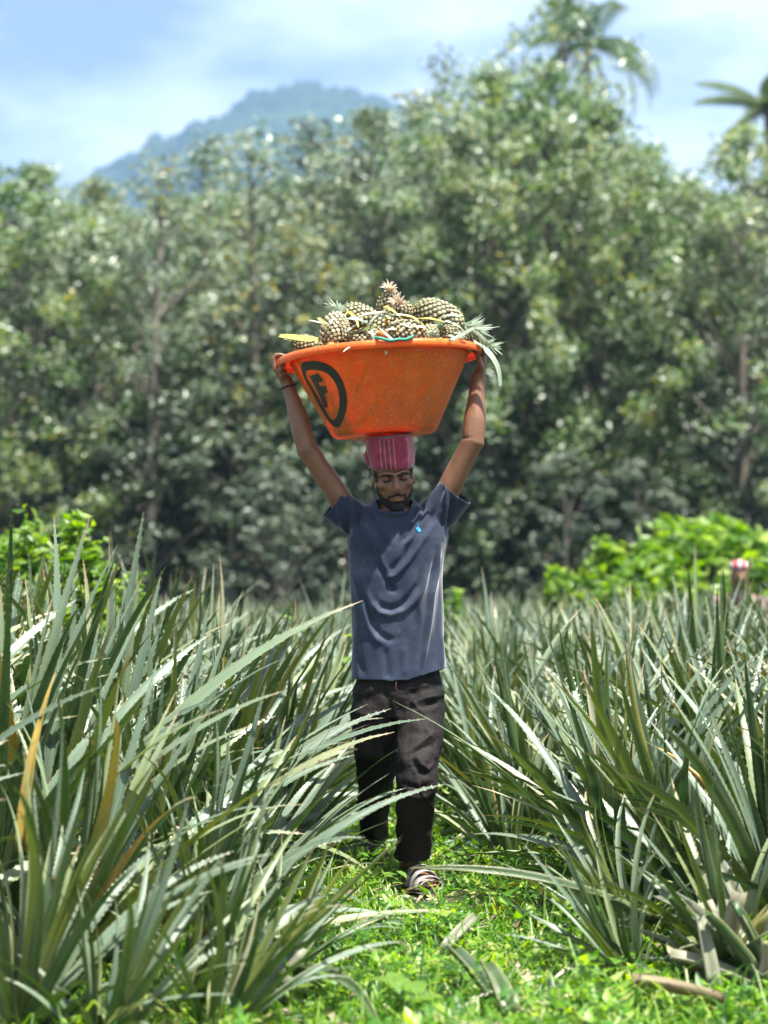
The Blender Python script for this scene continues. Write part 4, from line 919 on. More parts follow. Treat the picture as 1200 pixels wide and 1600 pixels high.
# footwear: grey strapped sandals
M_sole = simple_mat('sandal_rubber', (.05, .05, .05), .8, .3, 30); M_strap = simple_mat('sandal_strap', (.30, .27, .27), .65, .45, 40, .4, 150)
for FM in (FM1, FM2):
    sh_ = MB(); prof = [(-.055, .030), (-.03, .036), (.02, .038), (.07, .044), (.12, .048), (.16, .044), (.19, .032), (.205, .015)]
    so = [(-.02 + 0, .06)] 
    V_, F_ = [], []
    out_l = [(w_, -y_) for y_, w_ in prof] + [(-w_ * .95, -y_) for y_, w_ in reversed(prof)]
    for z_ in (-.098, -.078): V_ += [Vector((x_, y_, z_ + (.006 if y_ < -.15 else 0))) for x_, y_ in out_l]
    n = len(out_l); F_ = [[i, (i + 1) % n, n + (i + 1) % n, n + i] for i in range(n)] + [list(range(n))[::-1], list(range(n, 2 * n))]
    so_o = pobj('sandal', sh_.add(*xform((V_, F_, [(0, 0)] * len(V_)), FM)), M_sole, smooth=False)
    def strap(y0, hgt, wd, tilt=0.0, w=.046):
        m_ = MB(); Vv, Ff = [], []; K = 12
        for j in range(K + 1):
            a = math.pi * j / K; x_ = -math.cos(a) * w; z_ = -.082 + math.sin(a) ** .8 * hgt
            for e, dy in ((0, -wd), (0, wd)): 
                for th in (0, .0035): Vv.append(Vector((x_ * (1 + th * 20), y0 + dy + tilt * math.sin(a), z_ + th)))
        for j in range(K):
            a = j * 4; b = a + 4
            Ff += [[a + 1, a + 3, b + 3, b + 1], [a, b, b + 2, a + 2], [a, a + 1, b + 1, b], [a + 2, b + 2, b + 3, a + 3]]
        pobj('strap', m_.add(*xform((Vv, Ff, [(0, 0)] * len(Vv)), FM)), M_strap, so_o)
    strap(-.150, .046, .017, -.008, .051); strap(-.112, .062, .016, -.012, .051); strap(-.070, .080, .017, -.016, .048); strap(-.180, .034, .009, .0, .044)

# headcloth wrapped round the head, the basin rests on it
def cloth_mat():
    m, t, out = newmat('headcloth_check'); L = t.links.new
    uv = N(t, 'ShaderNodeUVMap'); sx = N(t, 'ShaderNodeSeparateXYZ'); L(uv.outputs[0], sx.inputs[0])
    r = ramp(t, [(0.0, (.34, .11, .14)), (.555, (.34, .11, .14)), (.565, (.24, .02, .05)), (.66, (.24, .02, .05)), (.664, (.42, .22, .25)), (.670, (.24, .02, .05)), (.690, (.24, .02, .05)), (.694, (.42, .22, .25)), (.70, (.24, .02, .05)), (.722, (.24, .02, .05)), (.726, (.42, .22, .25)), (.732, (.24, .02, .05)), (.752, (.24, .02, .05)), (.756, (.42, .22, .25)), (.762, (.24, .02, .05)), (.85, (.24, .02, .05)), (.86, (.38, .12, .16)), (1, (.34, .11, .14))]); L(sx.outputs[0], r.inputs[0])
    v = N(t, 'ShaderNodeMath', operation='MULTIPLY', i_1=9.0); L(sx.outputs[1], v.inputs[0]); f = N(t, 'ShaderNodeMath', operation='FRACT'); L(v.outputs[0], f.inputs[0]); g_ = N(t, 'ShaderNodeMath', operation='GREATER_THAN', i_1=.86); L(f.outputs[0], g_.inputs[0])
    tp = N(t, 'ShaderNodeMath', operation='GREATER_THAN', i_1=.68); L(sx.outputs[1], tp.inputs[0]); g2 = N(t, 'ShaderNodeMath', operation='MULTIPLY'); L(g_.outputs[0], g2.inputs[0]); L(tp.outputs[0], g2.inputs[1])
    mx = N(t, 'ShaderNodeMixRGB'); mx.inputs[2].default_value = (.42, .24, .26, 1); L(g2.outputs[0], mx.inputs[0]); L(r.outputs[0], mx.inputs[1])
    tcn = N(t, 'ShaderNodeTexCoord'); no = N(t, 'ShaderNodeTexNoise', i_Scale=30.0, i_Detail=5.0); L(tcn.outputs['Object'], no.inputs[0]); mr = N(t, 'ShaderNodeMapRange', i_1=.3, i_2=.7, i_3=.7, i_4=1.3); L(no.outputs[0], mr.inputs[0])
    ms = N(t, 'ShaderNodeVectorMath', operation='SCALE'); L(mx.outputs[0], ms.inputs[0]); L(mr.outputs[0], ms.inputs['Scale'])
    p = N(t, 'ShaderNodeBsdfPrincipled', i_Roughness=.85); p.inputs['Sheen Weight'].default_value = .3; L(ms.outputs[0], p.inputs['Base Color'])
    b = N(t, 'ShaderNodeBump', i_Strength=.4, i_Distance=.003); L(no.outputs[0], b.inputs['Height']); L(b.outputs[0], p.inputs['Normal']); L(p.outputs[0], out.inputs[0]); return m
M_cloth = cloth_mat()
def headcloth(center_fn, zb, zt, rx, ry, name, parent, org, basin=None):
    seg, rows = 96, 26; V, F, U = [], [], []
    for j in range(rows):
        v = j / (rows - 1)
        for k in range(seg):
            u = k / seg; th = 2 * math.pi * u
            if v < .72: s_ = v / .72; z = zb + (zt - zb) * s_; k_ = 1.0 + .05 * math.sin(s_ * math.pi) + .02 * s_
            else: s_ = (v - .72) / .28; z = zt + .004 * s_; k_ = (1.02) * (1 - s_ * .97)
            f = 1 + .018 * math.sin(th * 3 + v * 9) + .012 * mnoise.noise(Vector((u * 14, v * 8, 3))) + (.02 if (v * 4.3 + u * 1.0) % 1 < .5 else 0) * (v < .72) + (.012 if u > .55 and u < .86 and v < .5 else 0)
            zz = z + (.0035 * mnoise.noise(Vector((math.cos(th) * 2, math.sin(th) * 2, v * 3))) if j else .004 * math.sin(th * 2))
            # brow line lower at the front
            V.append(center_fn(Vector((math.cos(th) * rx * k_ * f, .008 + math.sin(th) * ry * k_ * f, zz + (.004 * math.sin(th) if v < .3 else 0))))); U.append((u, v))
    for j in range(rows - 1):
        for k in range(seg): a = j * seg; F.append([a + k, a + (k + 1) % seg, a + seg + (k + 1) % seg, a + seg + k])
    F.append([(rows - 1) * seg + k for k in range(seg)])
    me = mesh_np(name, np.array([tuple(Vector(v) - org) for v in V]), F, np.array(U), True); return obj(name, me, M_cloth, parent)
def hc(v):
    p = HM @ v; lim = (BM @ Vector((0, 0, 0))).z - .001
    bl = BM.inverted() @ p
    if bl.z > -.001: bl.z = -.001 ; p = BM @ bl
    return p
cloth = headcloth(hc, .038, .150, .0775, .098, 'headcloth', person, ORG)
pobj('cloth_tail', MB().add(*loft([PX(573, 704, -.05), PX(571, 712, -.06), PX(574, 722, -.06), PX(577, 728, -.055)], [(.004, .012), (.008, .014), (.006, .012), (.003, .006)], 10, up=(0, 1, 0))), M_cloth, cloth)
# thread round the wrist
wr = Lw + (Le - Lw) * .075; dirw = (Lw - Le).normalized(); a_ = Vector((0, 1, 0)); b_ = dirw.cross(a_).normalized()
ringp = [wr + (a_ * math.sin(t_ * math.pi / 10) * .0305 + b_ * math.cos(t_ * math.pi / 10) * .0305) for t_ in range(22)]
pobj('wrist_thread', MB().add(*loft(ringp, [.0028] * 22, 8, caps=False, up=tuple(dirw))), simple_mat('dark_red_thread', (.06, .008, .01), .7))

# ---------------------------------------------------------------- basin
def basin_mat():
    m, t, out = newmat('orange_plastic'); L = t.links.new
    tcn = N(t, 'ShaderNodeTexCoord'); mp = N(t, 'ShaderNodeMapping'); mp.inputs['Scale'].default_value = (1, 1, .25); L(tcn.outputs['Object'], mp.inputs[0])
    n1 = N(t, 'ShaderNodeTexNoise', i_Scale=26.0, i_Detail=8.0, i_Roughness=.7); L(mp.outputs[0], n1.inputs[0])
    n2 = N(t, 'ShaderNodeTexNoise', i_Scale=11.0, i_Detail=7.0, i_Roughness=.7); L(tcn.outputs['Object'], n2.inputs[0])
    n3 = N(t, 'ShaderNodeTexNoise', i_Scale=95.0, i_Detail=6.0, i_Roughness=.75); L(tcn.outputs['Object'], n3.inputs[0])
    r = ramp(t, [(.3, (.84, .14, .005)), (.5, (.76, .185, .010)), (.7, (.66, .28, .05))]); L(n1.outputs[0], r.inputs[0])
    # mud film heavier near the base
    sx = N(t, 'ShaderNodeSeparateXYZ'); L(tcn.outputs['Object'], sx.inputs[0]); mr = N(t, 'ShaderNodeMapRange', i_1=0.0, i_2=.24, i_3=.30, i_4=.04); L(sx.outputs[2], mr.inputs[0])
    ad = N(t, 'ShaderNodeMath', operation='ADD'); L(n2.outputs[0], ad.inputs[0]); L(mr.outputs[0], ad.inputs[1])
    dr = N(t, 'ShaderNodeMapRange', i_1=.47, i_2=.82, i_3=0.0, i_4=.85); L(ad.outputs[0], dr.inputs[0])
    mx = N(t, 'ShaderNodeMixRGB'); mx.inputs[2].default_value = (.32, .15, .04, 1); L(dr.outputs[0], mx.inputs[0]); L(r.outputs[0], mx.inputs[1])
    # pale scuffs
    sc_ = N(t, 'ShaderNodeMapRange', i_1=.54, i_2=.68, i_3=0.0, i_4=.75); L(n3.outputs[0], sc_.inputs[0]); mx2 = N(t, 'ShaderNodeMixRGB'); mx2.inputs[2].default_value = (.80, .42, .22, 1); L(sc_.outputs[0], mx2.inputs[0]); L(mx.outputs[0], mx2.inputs[1])
    p = N(t, 'ShaderNodeBsdfPrincipled', i_Roughness=.42); L(mx2.outputs[0], p.inputs['Base Color'])
    b = N(t, 'ShaderNodeBump', i_Strength=.25, i_Distance=.004); L(n1.outputs[0], b.inputs['Height']); L(b.outputs[0], p.inputs['Normal'])
    tr_ = N(t, 'ShaderNodeBsdfTranslucent'); tr_.inputs[0].default_value = (1.0, .07, .01, 1)
    ms = N(t, 'ShaderNodeMixShader'); ms.inputs[0].default_value = .33; L(p.outputs[0], ms.inputs[1]); L(tr_.outputs[0], ms.inputs[2]); L(ms.outputs[0], out.inputs[0]); return m
M_basin = basin_mat()
basin = empty('basin', BM.translation, BM.to_euler(), 'orange plastic basin heaped with pineapples and marked with a circled F, carried on the head', 'basin')
def lathe(prof, seg=128, wob=0.0):
    V, F, U = [], [], []
    for j, (r_, z_) in enumerate(prof):
        for k in range(seg):
            th = 2 * math.pi * k / seg; rr_ = r_ * (1 + wob * math.sin(2 * th + 1))
            V.append((math.cos(th) * rr_, math.sin(th) * rr_, z_)); U.append((k / seg, j / len(prof)))
    n = len(prof)
    for j in range(n - 1):
        for k in range(seg): F.append([j * seg + k, j * seg + (k + 1) % seg, (j + 1) * seg + (k + 1) % seg, (j + 1) * seg + k])
    return V, F, U
wall_prof = [(.0005, .004), (.10, .002), (.165, .0), (.183, .003), (.193, .010), (.200, .022), (.2335, .088), (.2691, .158), (.3036, .226), (.330, .278), (.333, .288),
             (.330, .288), (.3265, .278), (.3015, .226), (.2665, .158), (.2315, .088), (.196, .026), (.188, .014), (.16, .006), (.10, .006), (.0005, .008)]
obj('wall', MB().add(*lathe(wall_prof)).mesh('basin_wall'), M_basin, basin)
rim_prof = [(.3300, .2885), (.3335, .2880), (.345, .2905), (.362, .2910), (.3725, .2885), (.3735, .276), (.3765, .2745), (.3800, .277), (.3815, .290), (.3790, .3010), (.370, .3060), (.350, .3070), (.336, .3060), (.3305, .300), (.3300, .2885)]
obj('rim', MB().add(*lathe(rim_prof)).mesh('basin_rim'), M_basin, basin)
# teal rope handle hanging at the front of the rim
hpv = []
for k in range(15):
    u = k / 14; px = 588 + 64 * u; sag = math.sin(math.pi * u) ** .7 * .014
    P = W(px, 534, 6.608); bl = BM.inverted() @ P; th = math.atan2(bl.y, bl.x); rr_ = .3875 if 0 < k < 14 else .372
    hpv.append((math.cos(th) * rr_, math.sin(th) * rr_, .3115 - sag + .002 * math.sin(k)))
hb = MB().add(*loft(hpv, [.0058] * 15, 10, up=(0, 0, 1))); obj('handle', hb.mesh('handle'), simple_mat('teal_rope', (.03, .24, .17), .55, .25, 60, .3, 300), basin)
kn = MB().add(*ellips((BM.inverted() @ W(603, 551, 6.64)), (.006, .005, .008), None, 12, 8)); obj('knot', kn.mesh('knot'), simple_mat('pale_cord', (.45, .38, .22), .7), basin)
hl_ = MB().add(*ellips((BM.inverted() @ W(658, 549, 6.645)), (.008, .003, .003), None, 12, 8)); obj('handle_hole', hl_.mesh('handle_hole'), simple_mat('dark_hole', (.02, .008, .004), .7), basin)  # near-black bead painted in for the dark hole beside the handle
# painted F in a shield shaped ring, laid on the sloping wall
def on_wall(px, py):
    o_ = Vector((0, 0, CAMH)); d = (W(px, py, 7) - o_).normalized(); Bi = BM.inverted(); o2 = Bi @ o_; d2 = (Bi.to_3x3() @ d)
    # cone r = .200 + (z-.022)*k
    k = (.330 - .200) / (.278 - .022); best = None
    a = d2.x ** 2 + d2.y ** 2 - (k * d2.z) ** 2; q0 = .200 + (o2.z - .022) * k; b = 2 * (o2.x * d2.x + o2.y * d2.y - k * d2.z * q0); c = o2.x ** 2 + o2.y ** 2 - q0 ** 2
    disc = b * b - 4 * a * c
    if disc < 0: t_ = -b / (2 * a)
    else: t_ = (-b - math.sqrt(disc)) / (2 * a)
    h = o2 + d2 * t_; return math.atan2(h.y, h.x), h.z
def cone_pt(th, z, off=.0012):
    k = (.330 - .200) / (.278 - .022); r_ = .200 + (z - .022) * k + off; return (math.cos(th) * r_, math.sin(th) * r_, z)
def smooth_poly(pts, n=8):
    out_ = []; m = len(pts)
    for i in range(m):
        p0, p1, p2, p3 = [np.array(pts[(i + k) % m], float) for k in (-1, 0, 1, 2)]
        for j in range(n):
            t_ = j / n; out_.append(tuple(.5 * ((2 * p1) + (-p0 + p2) * t_ + (2 * p0 - 5 * p1 + 4 * p2 - p3) * t_ ** 2 + (-p0 + 3 * p1 - 3 * p2 + p3) * t_ ** 3)))
    return out_
def decal(name, loops, mat):
    """loops in photo pixels; first outer, then holes"""
    pts2, edges, faces_ = [], [], []
    uvl = []
    for lp in loops:
        q = [on_wall(*p) for p in lp]; q = [(a * .26, z) for a, z in q]; uvl.append(q); n0 = len(pts2); pts2 += [Vector(p) for p in q]; edges += [(n0 + i, n0 + (i + 1) % len(q)) for i in range(len(q))]
    xs = [p[0] for p in uvl[0]]; ys = [p[1] for p in uvl[0]]
    def inside(p, poly):
        c = False; j = len(poly) - 1
        for i in range(len(poly)):
            if (poly[i][1] > p[1]) != (poly[j][1] > p[1]) and p[0] < (poly[j][0] - poly[i][0]) * (p[1] - poly[i][1]) / (poly[j][1] - poly[i][1] + 1e-12) + poly[i][0]: c = not c
            j = i
        return c
    st = .006; x = min(xs)
    while x < max(xs):
        y = min(ys)
        while y < max(ys):
            pts2.append(Vector((x, y))); y += st
        x += st
    vo, eo, fo, *_ = delaunay_2d_cdt(pts2, edges, [], 0, 1e-6)
    F_ = []
    for f in fo:
        c = sum((vo[i] for i in f), Vector((0, 0))) / len(f)
        if inside(c, uvl[0]) and not any(inside(c, h) for h in uvl[1:]): F_.append(list(f))
    me = mesh_np(name, np.array([cone_pt(v.x / .26, v.y) for v in vo]), F_)
    bm = bmesh.new(); bm.from_mesh(me); bmesh.ops.delete(bm, geom=[v for v in bm.verts if not v.link_faces], context='VERTS'); bmesh.ops.recalc_face_normals(bm, faces=bm.faces[:]); bm.to_mesh(me); bm.free()
    return obj(name, me, mat, basin)
def paint():
    m, t, out = newmat('black_paint'); L = t.links.new
    tcn = N(t, 'ShaderNodeTexCoord'); no = N(t, 'ShaderNodeTexNoise', i_Scale=70.0, i_Detail=6.0, i_Roughness=.7); L(tcn.outputs['Object'], no.inputs[0])
    r = ramp(t, [(.35, (.016, .022, .017)), (.62, (.030, .036, .026)), (.70, (.12, .06, .02)), (.8, (.45, .14, .02))]); L(no.outputs[0], r.inputs[0])
    p = N(t, 'ShaderNodeBsdfPrincipled', i_Roughness=.5); L(r.outputs[0], p.inputs['Base Color']); L(p.outputs[0], out.inputs[0]); return m
M_paint = paint()
# photo pixels read off the crop (origin 420,430, 3.158 px per pixel)
z1 = lambda L_: [(420 + a / 3.158, 430 + b / 3.158) for a, b in L_]
outer = z1([(162, 438), (200, 424), (262, 428), (320, 458), (362, 515), (385, 590), (384, 660), (362, 725), (345, 750), (318, 744), (285, 705), (245, 635), (205, 560), (172, 500)])
inner = z1([(183, 478), (205, 468), (248, 470), (295, 490), (330, 535), (347, 590), (348, 650), (338, 692), (325, 712), (308, 708), (280, 665), (245, 600), (212, 545), (190, 508)])
decal('painted_ring', [smooth_poly(outer), smooth_poly(inner)], M_paint)
ff = [(484.2, 587.5), (497.5, 583.3), (505.4, 595), (497.5, 598.3), (500.8, 603.8), (509.2, 602.5), (512.9, 612.5), (507, 615.8), (513.3, 634.2), (510, 637.5), (506.3, 635.8), (500, 619.2)]
def dens(p): 
    o_ = []
    for i in range(len(p)):
        a, b = np.array(p[i]), np.array(p[(i + 1) % len(p)]); o_ += [tuple(a + (b - a) * k / 4) for k in range(4)]
    return o_
decal('painted_letter', [dens(ff)], M_paint)

# ---------------------------------------------------------------- pineapples in the basin
def rind_mat(name, c0, c1, c2):
    m, t, out = newmat(name); L = t.links.new
    uv = N(t, 'ShaderNodeUVMap'); sx = N(t, 'ShaderNodeSeparateXYZ'); L(uv.outputs[0], sx.inputs[0])
    r = ramp(t, [(0.0, c0), (.30, c1), (.72, c2), (1.0, tuple(c * .45 for c in c2))]); L(sx.outputs[1], r.inputs[0])
    g = N(t, 'ShaderNodeNewGeometry'); mr = N(t, 'ShaderNodeMapRange', i_3=.5, i_4=1.35); L(g.outputs['Random Per Island'], mr.inputs[0])
    ms = N(t, 'ShaderNodeVectorMath', operation='SCALE'); L(r.outputs[0], ms.inputs[0]); L(mr.outputs[0], ms.inputs['Scale'])
    p = N(t, 'ShaderNodeBsdfPrincipled', i_Roughness=.5); L(ms.outputs[0], p.inputs['Base Color']); L(p.outputs[0], out.inputs[0]); return m
RIND = [rind_mat('rind_green', (.56, .50, .33), (.40, .36, .19), (.19, .19, .08)), rind_mat('rind_tan', (.68, .58, .42), (.50, .43, .25), (.27, .23, .11)), rind_mat('rind_orange', (.50, .36, .22), (.40, .27, .12), (.24, .13, .04))]
M_crown = leaf_mat('crown_leaf', [(0.0, (.20, .28, .18)), (.5, (.36, .43, .33)), (1.0, (.50, .55, .44))], .4, .18)
M_bract = leaf_mat('bract', [(0.0, (.42, .32, .22)), (.5, (.52, .44, .33)), (1.0, (.62, .56, .46))], .6, .2)
M_cut = simple_mat('cut_stalk', (.62, .22, .03), .6, .4, 60)
M_core = simple_mat('fruit_core', (.10, .085, .045), .8)
def fruit_meshes(seed, a=.050, L_=.078, n=172):
    rr = random.Random(seed); mb = MB(); core = MB().add(*ellips((0, 0, 0), (a * .965, a * .965, L_ * .965), None, 28, 20))
    for i in range(n):
        zz = -1 + 2 * (i + .5) / n; zz = max(-.985, min(.985, zz + rr.uniform(-.006, .006))); th = i * 2.39996 + rr.uniform(-.05, .05)
        rh = math.sqrt(1 - abs(zz) ** 2.4); P = Vector((math.cos(th) * rh * a, math.sin(th) * rh * a, zz * L_)); nr = Vector((math.cos(th) * rh / a, math.sin(th) * rh / a, math.copysign(abs(zz) ** 1.4, zz) / L_)).normalized()
        t1 = Vector((0, 0, 1)) - nr * nr.z; t1 = t1.normalized() if t1.length > 1e-3 else Vector((1, 0, 0)); t2 = nr.cross(t1); s_ = a * .158 * rr.uniform(.92, 1.08) * (.75 + .25 * rh)
        V_, F_, U_ = [], [], []
        for rg, hh, uu in ((1.10, -.010, 1.0), (.90, .022, .7), (.50, .034, .35)):
            for k in range(6):
                an = k * math.pi / 3 + math.pi / 6; V_.append(P + (t1 * math.sin(an) + t2 * math.cos(an)) * s_ * rg + nr * hh * a * .9); U_.append((0, uu))
        V_.append(P + nr * a * .10 + t1 * s_ * .7); U_.append((0, 0.0))
        for q in (0, 6):
            for k in range(6): F_.append([q + k, q + (k + 1) % 6, q + 6 + (k + 1) % 6, q + 6 + k])
        for k in range(6): F_.append([12 + k, 12 + (k + 1) % 6, 18])
        mb.add(V_, F_, U_)
    return core.mesh('fruit_core'), mb.mesh('rind', False)
def crown_mesh(seed, n=38, ln=.11, spread=1.0, w=.017):
    rr = random.Random(seed); mb = MB()
    for i in range(n):
        u = i / n; t0 = (.1 + .9 * u) * spread; v = pleaf(ln * (1 - .45 * u) * rr.uniform(.8, 1.15), w * rr.uniform(.8, 1.15), t0 * .7, t0 + rr.uniform(.3, .8) * spread, 1.3, 5, False, fold=.5)
        mb.add(*xform(v, Matrix.Rotation(i * 2.4, 4, 'Z')))
    return mb.mesh('crown')
FR = [fruit_meshes(1), fruit_meshes(2, .046, .066, 150), fruit_meshes(3, .054, .092, 200)]
CRN = [crown_mesh(1), crown_mesh(2, 34, .085, .8), crown_mesh(3, 30, .05, 1.3, .013)]
RM = {}
def pineapple(px, py, Y, axis, size, var, rind, crown, label, cut=False, csize=1.0):
    """axis: direction of the crown end"""
    P = W(px, py, Y); q = Vector(axis).normalized().to_track_quat('Z', 'Y'); root = empty('pineapple', P, q.to_euler(), label, 'pineapple', 'pineapples heaped in the basin'); root.scale = (size,) * 3
    cm, rm = FR[var]
    if (var, rind) not in RM: m_ = rm.copy(); m_.materials.clear(); m_.materials.append(RIND[rind]); RM[(var, rind)] = m_
    obj('flesh', cm, M_core, root); obj('rind', RM[(var, rind)], None, root); Lz = [.078, .066, .092][var]
    if crown is not None:
        o = obj('crown', CRN[crown], M_crown if crown < 2 else M_bract, root, (0, 0, Lz * .9)); o.scale = (csize,) * 3
    if cut: obj('cut_stalk', MB().add(*loft([(0, 0, -Lz * .93), (0, 0, -Lz * 1.10)], [.021, .019], 12)).mesh('cut_stalk'), M_cut, root)
pineapple(523, 517, 6.83, (.12, .55, .75), 1.0, 0, 1, 1, 'upright pineapple with an orange cut base at the left front of the heap', True, .8)
pineapple(563, 497, 6.95, (-.75, .3, .35), 1.0, 0, 0, 1, 'tilted dark green pineapple with crown leaves behind the upright one', False, .9)
pineapple(607, 482, 6.98, (.05, -.45, .8), .95, 1, 1, 2, 'topmost pineapple of the heap with pinkish dried bracts at its end', False, 1.25)
pineapple(632, 492, 6.95, (-.3, -.75, .45), .95, 1, 1, 2, 'pineapple just right of the topmost one with its bract ruff towards the camera', False, 1.3)
pineapple(685, 494, 6.93, (.93, -.1, -.36), 1.04, 2, 0, 0, 'largest pineapple lying on its side at upper right with a pale spiky crown', False, 1.25)
pineapple(634, 522, 6.80, (.93, .25, .05), 1.0, 0, 1, 1, 'pineapple lying flat behind the teal rope handle', True, .7)
pineapple(573, 532, 6.80, (.9, .3, .12), .95, 1, 1, 1, 'pineapple half sunk in the basin between the upright one and the handle', False, .5)
pineapple(706, 527, 6.84, (-.6, -.5, .5), .80, 1, 0, 1, 'small pineapple under the largest one with a short crown upwards', False, .65)
pineapple(735, 532, 6.98, (.75, -.35, -.25), .85, 1, 1, 0, 'pineapple at the right end of the basin with crown hanging over the rim', False, .95)
pineapple(484, 543, 6.92, (-.8, -.2, .35), .9, 1, 0, 1, 'low pineapple at the left end of the basin beside the yellow leaf', False, .7)
pineapple(548, 515, 7.10, (-.2, .5, .8), .95, 1, 0, 0, 'pineapple at the back left of the heap mostly hidden', False, .7)
pineapple(655, 510, 7.08, (.4, .7, .3), 1.0, 0, 0, 0, 'pineapple at the back of the heap behind the flat one', False, .7)
pineapple(600, 512, 6.93, (-.5, .2, -.5), 1.0, 0, 1, None, 'crownless pineapple in the middle of the heap under the topmost one')
pineapple(668, 527, 6.86, (.3, .6, .6), .85, 1, 0, 1, 'pineapple wedged between the flat one and the small one', False, .6)
for i, (x, y) in enumerate([(-.12, .1), (.02, .14), (.15, .08), (-.2, -.02), (.2, -.03), (.0, -.02)]):
    P = BM @ Vector((x, y, .235)); q = to_px(np.array([tuple(P)]))[0]
    pineapple(q[0], q[1], P.y, (rnd.uniform(-1, 1), rnd.uniform(-1, 1), .1), 1.0, i % 3, i % 2, None, 'pineapple buried in the lower layer inside the basin, %s from the left rim' % ORD[[1, 2, 4, 0, 5, 3][i]])
M_yl = simple_mat('yellow_green_leaf', (.36, .33, .07), .5, .3, 30)
def loose(name, pts, wds, mat, label):
    """loose leaf over the heap: folded strip with thickness, points given as (px,py,Y)"""
    P = [W(*p) for p in pts]; o0 = P[0].copy()
    # resample
    n = 14; Q = []
    for i in range(n + 1):
        u = i / n * (len(P) - 1); k = min(int(u), len(P) - 2); f = u - k
        p0, p1, p2, p3 = P[max(k - 1, 0)], P[k], P[k + 1], P[min(k + 2, len(P) - 1)]
        Q.append(.5 * ((2 * p1) + (p2 - p0) * f + (2 * p0 - 5 * p1 + 4 * p2 - p3) * f * f + (3 * p1 - p0 - 3 * p2 + p3) * f ** 3))
    V_, F_, U_ = [], [], []
    for i, q in enumerate(Q):
        T = (Q[min(i + 1, n)] - Q[max(i - 1, 0)]).normalized(); S = T.cross(Vector((0, -.75, .65))).normalized(); Nn_ = S.cross(T); w = float(np.interp(i / n, np.linspace(0, 1, len(wds)), wds)) * .5
        for u in (-1, -.5, 0, .5, 1): V_.append(q - o0 + S * u * w + Nn_ * (abs(u) * w * .35)); U_.append((.5 + u / 2, i / n * .9))
    for i in range(n):
        for k in range(4): a = i * 5 + k; F_.append([a, a + 1, a + 6, a + 5])
    me = solidify(MB().add(V_, F_, U_).mesh(name), .0015); shade_smooth(me); o = obj(name, me, mat, None, o0); tag(o, label, 'leaf', 'loose leaves on the heap'); return o
loose('loose_leaf', [(500, 532, 6.82), (480, 531, 6.83), (458, 528, 6.86), (436, 525, 6.9)], [.018, .030, .030, .016], M_yl, 'short yellow green leaf stub sticking out over the left end of the rim')
loose('loose_leaf', [(742, 536, 6.86), (756, 545, 6.9), (770, 560, 6.9), (779, 580, 6.9), (782, 608, 6.9)], [.03, .026, .02, .016, .010], M_crown, 'long pale leaf drooping over the right end of the rim')
loose('loose_leaf', [(702, 533, 6.70), (720, 525, 6.72), (738, 514, 6.74), (756, 505, 6.76)], [.016, .020, .014, .002], M_pleaf, 'dark green leaf blade slanting up over the rim beside the crown')
loose('loose_leaf', [(548, 521, 6.78), (565, 516, 6.76), (580, 512, 6.75), (592, 509, 6.74)], [.004, .016, .014, .002], M_pleaf, 'grey green leaf lying across the middle of the heap')
loose('loose_leaf', [(614, 532, 6.70), (603, 522, 6.72), (592, 512, 6.74)], [.010, .010, .002], M_crown, 'thin pale leaf slanting down towards the teal handle')
loose('loose_leaf', [(588, 536, 6.66), (584, 528, 6.68), (580, 515, 6.7), (578, 508, 6.7)], [.014, .013, .008, .002], M_pleaf, 'short green leaf tip standing left of the teal handle')
loose('loose_leaf', [(628, 492, 6.80), (645, 496, 6.78), (657, 504, 6.77), (667, 516, 6.77)], [.006, .010, .009, .002], M_yl, 'narrow yellowish leaf drooping over the flat pineapple')
loose('loose_leaf', [(606, 497, 6.80), (594, 492, 6.8), (582, 500, 6.79), (574, 512, 6.79)], [.006, .010, .008, .002], M_crown, 'pale curved leaf left of the topmost pineapple')
loose('loose_leaf', [(540, 492, 6.9), (545, 488, 6.9), (556, 498, 6.86), (560, 512, 6.84)], [.006, .012, .012, .004], M_yl, 'yellow edged leaf beside the tilted dark green pineapple')
loose('loose_leaf', [(521, 508, 6.95), (505, 505, 6.95), (482, 500, 6.95)], [.010, .010, .002], M_crown, 'thin leaf tip pointing left behind the upright pineapple')
loose('loose_leaf', [(612, 470, 6.98), (616, 462, 6.98), (612, 446, 6.98)], [.012, .012, .002], M_crown, 'white leaf tip standing above the topmost pineapple')
loose('loose_leaf', [(549, 541, 6.64), (542, 545, 6.62), (536, 550, 6.61)], [.006, .006, .002], M_crown, 'tiny pale leaf tip hanging over the front of the rim')

_hr = random.Random(77)
_who = ['upright pineapple', 'tilted dark pineapple', 'topmost pineapple', 'flat pineapple', 'largest pineapple', 'small pineapple']
_at = [(523, 512), (565, 500), (610, 488), (636, 518), (690, 500), (706, 522)]
for i in range(18):
    k = i % 6; a0 = _hr.uniform(0, 6.28); cx, cy = _at[k][0] + _hr.uniform(-22, 22), _at[k][1] + _hr.uniform(-8, 12); ln = _hr.uniform(12, 26); dx, dy = math.cos(a0) * ln, math.sin(a0) * ln * .6
    loose('loose_leaf', [(cx - dx, cy - dy, 6.80), (cx, cy - 3, 6.75), (cx + dx, cy + dy, 6.78)], [.012, .011, .002], [M_crown, M_crown, M_yl, M_bract][i % 4], '%s narrow leaf scrap lying on or beside the %s%s' % (['pale green', 'silvery', 'yellow green', 'dry straw coloured'][i % 4], _who[k], ', the upper one' if i >= 12 else ''))
